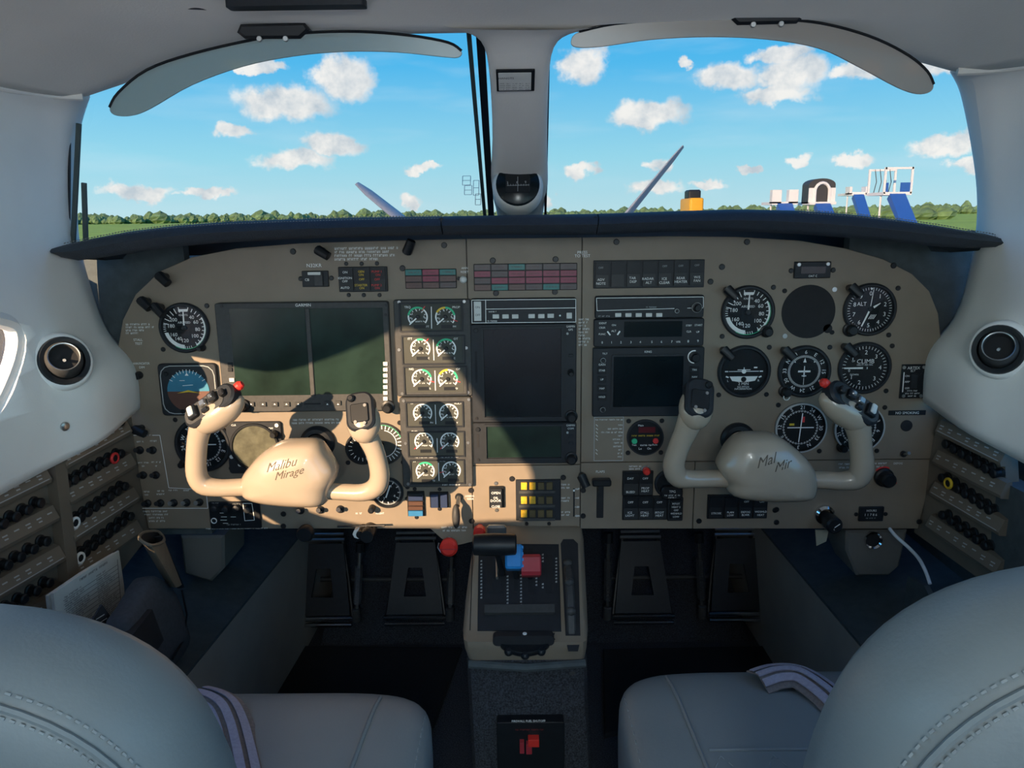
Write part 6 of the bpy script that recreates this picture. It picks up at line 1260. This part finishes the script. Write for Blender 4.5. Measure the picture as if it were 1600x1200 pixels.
# soft dark map pocket
def pocket():
    r = empty('map_pocket', PX(240, 980, -.50)); inv = Matrix.Translation(-PX(240, 980, -.50)); tag(r, 'dark fabric map pocket on the left footwell wall', 'pocket')
    pts = [(186,985),(206,945),(230,905),(246,902),(268,925),(286,975),(290,1010),(250,1060),(215,1050)]; P = smooth_closed([tuple(PX(px, py, -.50)) for px, py in pts], 3); c = sum(P, Vector())/len(P); M['pocket'] = mat('charcoal_fabric', (0.05, 0.055, 0.065), 0.9, var=0.15, scale=200)
    rings = [[inv @ (c+(p-c)*s+Vector((d,0,0))) for p in P] for s, d in ((.96,-.02),(.99,-.01),(1.0,.0),(.93,.008),(.7,.012),(.3,.014))]; MB().stack(rings).build('body', 'pocket', r, smooth=60)
    q = [PX(*p, -.482) for p in ((195,1008),(238,952),(256,1000),(230,1042))]; MB().add([inv @ p for p in q]+[inv @ (p+Vector((-.02,0,0))) for p in q], [(0,1,2,3),(0,4,5,1),(1,5,6,2),(2,6,7,3),(3,7,4,0)]).build('mesh_window', 'blackmatte', r, smooth=0)
    MB().tube([inv @ PX(284,922,-.49), inv @ PX(292,960,-.49), inv @ PX(286,1000,-.49), inv @ PX(270,1030,-.48)], .0016, 6).build('cord', 'black', r)
pocket()
# grey moulded side piece under the left end of the panel
o = MB().poly([(0,0),(.075,0),(.07,-.06),(.045,-.085),(.0,-.07)], -.10, .0, .004, m=Matrix.Translation(PY(281,838,1.22)) @ Matrix.Rotation(pi/2,4,'X')); tag(o.build('side_duct', 'duct'), 'grey moulded duct cover under the left end of the panel', 'duct')
# right: duct with chrome ring, tape, cable
r = empty('air_duct', PY(1362, 842, 1.17)); tag(r, 'grey duct with chrome-ringed outlet under the right of the panel', 'duct'); MB().poly([(-.042,.014),(.058,.014),(.05,-.05),(.035,-.066),(-.018,-.066),(-.04,-.02)], -.09, 0, .004, m=Matrix.Rotation(pi/2,4,'X')).build('body', 'duct', r); MB().lathe([(.0125,.0),(.0145,.006),(.0135,.009),(.011,.006)], 24, m=Matrix.Translation((.0,0,0)) @ Matrix.Rotation(pi/2,4,'X'), cap=False).build('outlet_ring', 'chrome', r); MB().cyl(0, 0, .0125, -.002, .002, 24, m=Matrix.Rotation(pi/2,4,'X')).build('outlet_hole', 'blackmatte', r)
M['tape'] = mat('yellowed_tape', (0.42, 0.40, 0.30), 0.7); o = MB().poly([PF.loc(*p, -.03) for p in ((1274,828),(1295,828),(1291,846),(1276,853))], -.032, -.030).build('tape_tag', 'tape', smooth=0); o.matrix_world = PF.mw; tag(o, 'yellowed tape tag hanging under the right side of the panel', 'tape')
pts = smooth_open([PY(1390,826,1.14), PY(1400,838,1.12), PY(1418,854,1.10), PY(1435,872,1.07), PY(1446,892,1.04), PY(1453,912,1.02)], 4); o = MB().tube(pts, .0026, 8).build('charging_cable', 'cable'); tag(o, 'white cable hanging from the right underside of the panel', 'cable')
o = MB().poly([(p.y, p.z) for p in [PX(*q, .60) for q in ((1422,900),(1448,915),(1470,960),(1436,990),(1412,985))]], -.004, .004, m=Matrix(((0,0,1,.60),(1,0,0,0),(0,1,0,0),(0,0,0,1)))).build('side_pocket', 'footteal', smooth=0); tag(o, 'dark flap pocket on the right footwell wall', 'pocket')

# ================================================================== SEATS
def superbox(c, s, e=.35, n=40, k=24, fn=None, m=None):
    def sp(v, p): return abs(v)**p*(1 if v >= 0 else -1)
    rings = []
    for j in range(1, k):
        ph = -pi/2+pi*j/k; ring = []
        for i in range(n):
            th = 2*pi*i/n; p = Vector((s[0]*sp(cos(ph), e)*sp(cos(th), e), s[1]*sp(cos(ph), e)*sp(sin(th), e), s[2]*sp(sin(ph), e)))
            if fn: p = fn(p)
            ring.append(Vector(c)+p)
        rings.append(ring)
    return MB().stack(rings, m=m)
def seat(sx, cxb, Yb, ztop, cush, label, shift):
    r = empty('pilot_seat', (cxb, .62, 0)); tag(r, label, 'seat'); inv = Matrix.Translation((-cxb, -.62, 0))
    hw, H = .215, .42; zc = ztop-H/2
    outl = []                                                       # back seen from behind: big round shoulders
    for i in range(64):
        a = 2*pi*i/64; e = .62 if sin(a) > 0 else .35; ca, sa = cos(a), sin(a)
        outl.append(Vector((hw*abs(ca)**e*(1 if ca > 0 else -1), 0, H/2*abs(sa)**(e*1.0)*(1 if sa > 0 else -1))))
    def ring(s, dy): return [inv @ Vector((cxb+p.x*s, Yb+dy+.22*(ztop-(zc+p.z*s)), zc+p.z*s)) for p in outl]
    back = MB().stack([ring(.55,-.052), ring(.80,-.050), ring(.92,-.043), ring(.97,-.030), ring(.995,-.008), ring(1.0,.015), ring(.985,.04), ring(.93,.058), ring(.7,.07), ring(.3,.074)]).build('backrest', 'seat', r, smooth=70)
    def seam(s, dy, a0, a1, rad): return [x for x in ring(s, dy)[a0:a1]]
    MB().tube(seam(.945,-.0395,1,32,.0), .0022, 6).build('seam_welt', 'seat', back)
    st_ = MB()
    for s, dy in ((.928,-.0425),(.966,-.033)):
        rr = smooth_open(ring(s, dy)[1:32], 8)
        for q in range(0, len(rr)-3, 3): st_.tube([rr[q], rr[q].lerp(rr[q+2], .8)], .0009, 4)
    st_.build('stitching', 'seatstitch', back, smooth=0)['kind'] = 'stuff'
    # cushion
    x0, x1, y0, y1, zt = cush; c = Vector(((x0+x1)/2, (y0+y1)/2, zt-.065)); s = ((x1-x0)/2, (y1-y0)/2, .065)
    def bulge(p): f = p.y/s[1]; p = p.copy(); p.z -= .022*max(0, f-.6)**2*4*(1 if p.z > 0 else .2); return p
    cu = superbox(inv @ c, s, .30, 56, 24, bulge).build('cushion', 'seat', r, smooth=70)
    inn = sx*-1; xs = (x1-.085) if sx < 0 else (x0+.085)
    bv = BVHTree.FromObject(cu, bpy.context.evaluated_depsgraph_get()) if False else BVHTree.FromPolygons([v.co.copy() for v in cu.data.vertices], [tuple(p.vertices) for p in cu.data.polygons])
    def top(x, y, off=.0005): h = bv.ray_cast(inv @ Vector((x, y, 2)), Vector((0,0,-1)))[0]; return (h+Vector((0,0,off))) if h else (inv @ Vector((x, y, zt)))
    wl_ = [top(xs + (.02 if sx < 0 else -.02)*(f-.2), y0+.05+(y1-y0-.09)*f) for f in [i/16 for i in range(17)]]
    MB().tube(wl_, .0026, 6).build('seam_welt', 'seat', cu)
    # front corner stitching on the bolster
    st_ = MB(); xe = (x1-.012) if sx < 0 else (x0+.012)
    for i in range(26):
        f0 = i/26; y_a = y0+.1+(y1-y0-.16)*f0; st_.tube([top(xe, y_a), top(xe, y_a+.006)], .0009, 4)
    st_.build('stitching', 'seatstitch', cu, smooth=0)['kind'] = 'stuff'
    if sx > 0:                                                      # cross seam and quilted diamonds
        yq = PZ(1190,1172,zt).y; xA, xB = xs, x1-.03; MB().tube([top(xA+(xB-xA)*i/12, yq) for i in range(13)], .0020, 6).build('cross_seam', 'seat', cu); d = MB()
        for k in range(7):
            xx = xA+.01+k*.055
            for sl in (-1, 1):
                for i in range(9): d.tube([top(xx+sl*.006*i, yq-.008-.011*i), top(xx+sl*(.006*i+.003), yq-.008-.011*i-.0055)], .0008, 4)
        d.build('quilt_stitching', 'seatstitch', cu, smooth=0)['kind'] = 'stuff'
    MB().box(x0+.03, y0+.02, .02, x1-.03, y1-.05, zt-.12, m=inv).build('seat_base', 'footteal', r, smooth=0)
    return r, top, inv
zt = .345
a = PZ(575,1097,zt); b = PZ(654,1200,zt)
rL, topL, invL = seat(-1, -.412, .40, .672, (-.60, b.x+.006, .38, a.y+.062, zt), 'grey leather left seat with stitched round-shouldered back', 0)
a = PZ(1090,1062,zt); b = PZ(997,1200,zt)
rR, topR, invR = seat(1, .395, .36, .715, (b.x-.006, .63, .36, a.y+.062, zt), 'grey leather right seat with quilted cushion and stitched back', 0)
# lap belts lying over the cushions
def belt(pts, w, label):
    P = smooth_open([PZ(px, py, zt+dz) for px, py, dz in pts], 5); r = empty('seat_belt', P[0]); bi = Matrix.Translation(-P[0]); tag(r, label, 'belt')
    def strip(o0, o1, m, nm, lift):
        rows = []
        for i, p in enumerate(P):
            t_ = (P[min(i+1, len(P)-1)]-P[max(i-1, 0)]); t_.z = 0; t_.normalize(); s = Vector((-t_.y, t_.x, 0)); row = []
            for o in (o0, (o0+o1)/2, o1): row.append(bi @ (p+s*o*w+Vector((0,0,lift-.010*(2*o)**2))))
            rows.append(row+[q-Vector((0,0,.0015)) for q in reversed(row)])
        MB().stack(rows).build(nm, m, r, smooth=50)
    strip(-.5, .5, 'belt', 'webbing', .002)
    for o in (-.28, 0, .28): strip(o-.09, o+.09, 'belt2', 'stripe', .0032)
belt([(306,1082,.010),(328,1088,.012),(347,1102,.012),(360,1130,.008),(369,1165,.006),(377,1205,.006),(384,1250,.006)], .050, 'taupe lap belt lying across the left seat cushion')
belt([(1184,1056,.008),(1214,1047,.012),(1250,1049,.014),(1290,1074,.012),(1326,1108,.010),(1360,1142,.008)], .048, 'lilac striped lap belt lying across the right seat cushion')
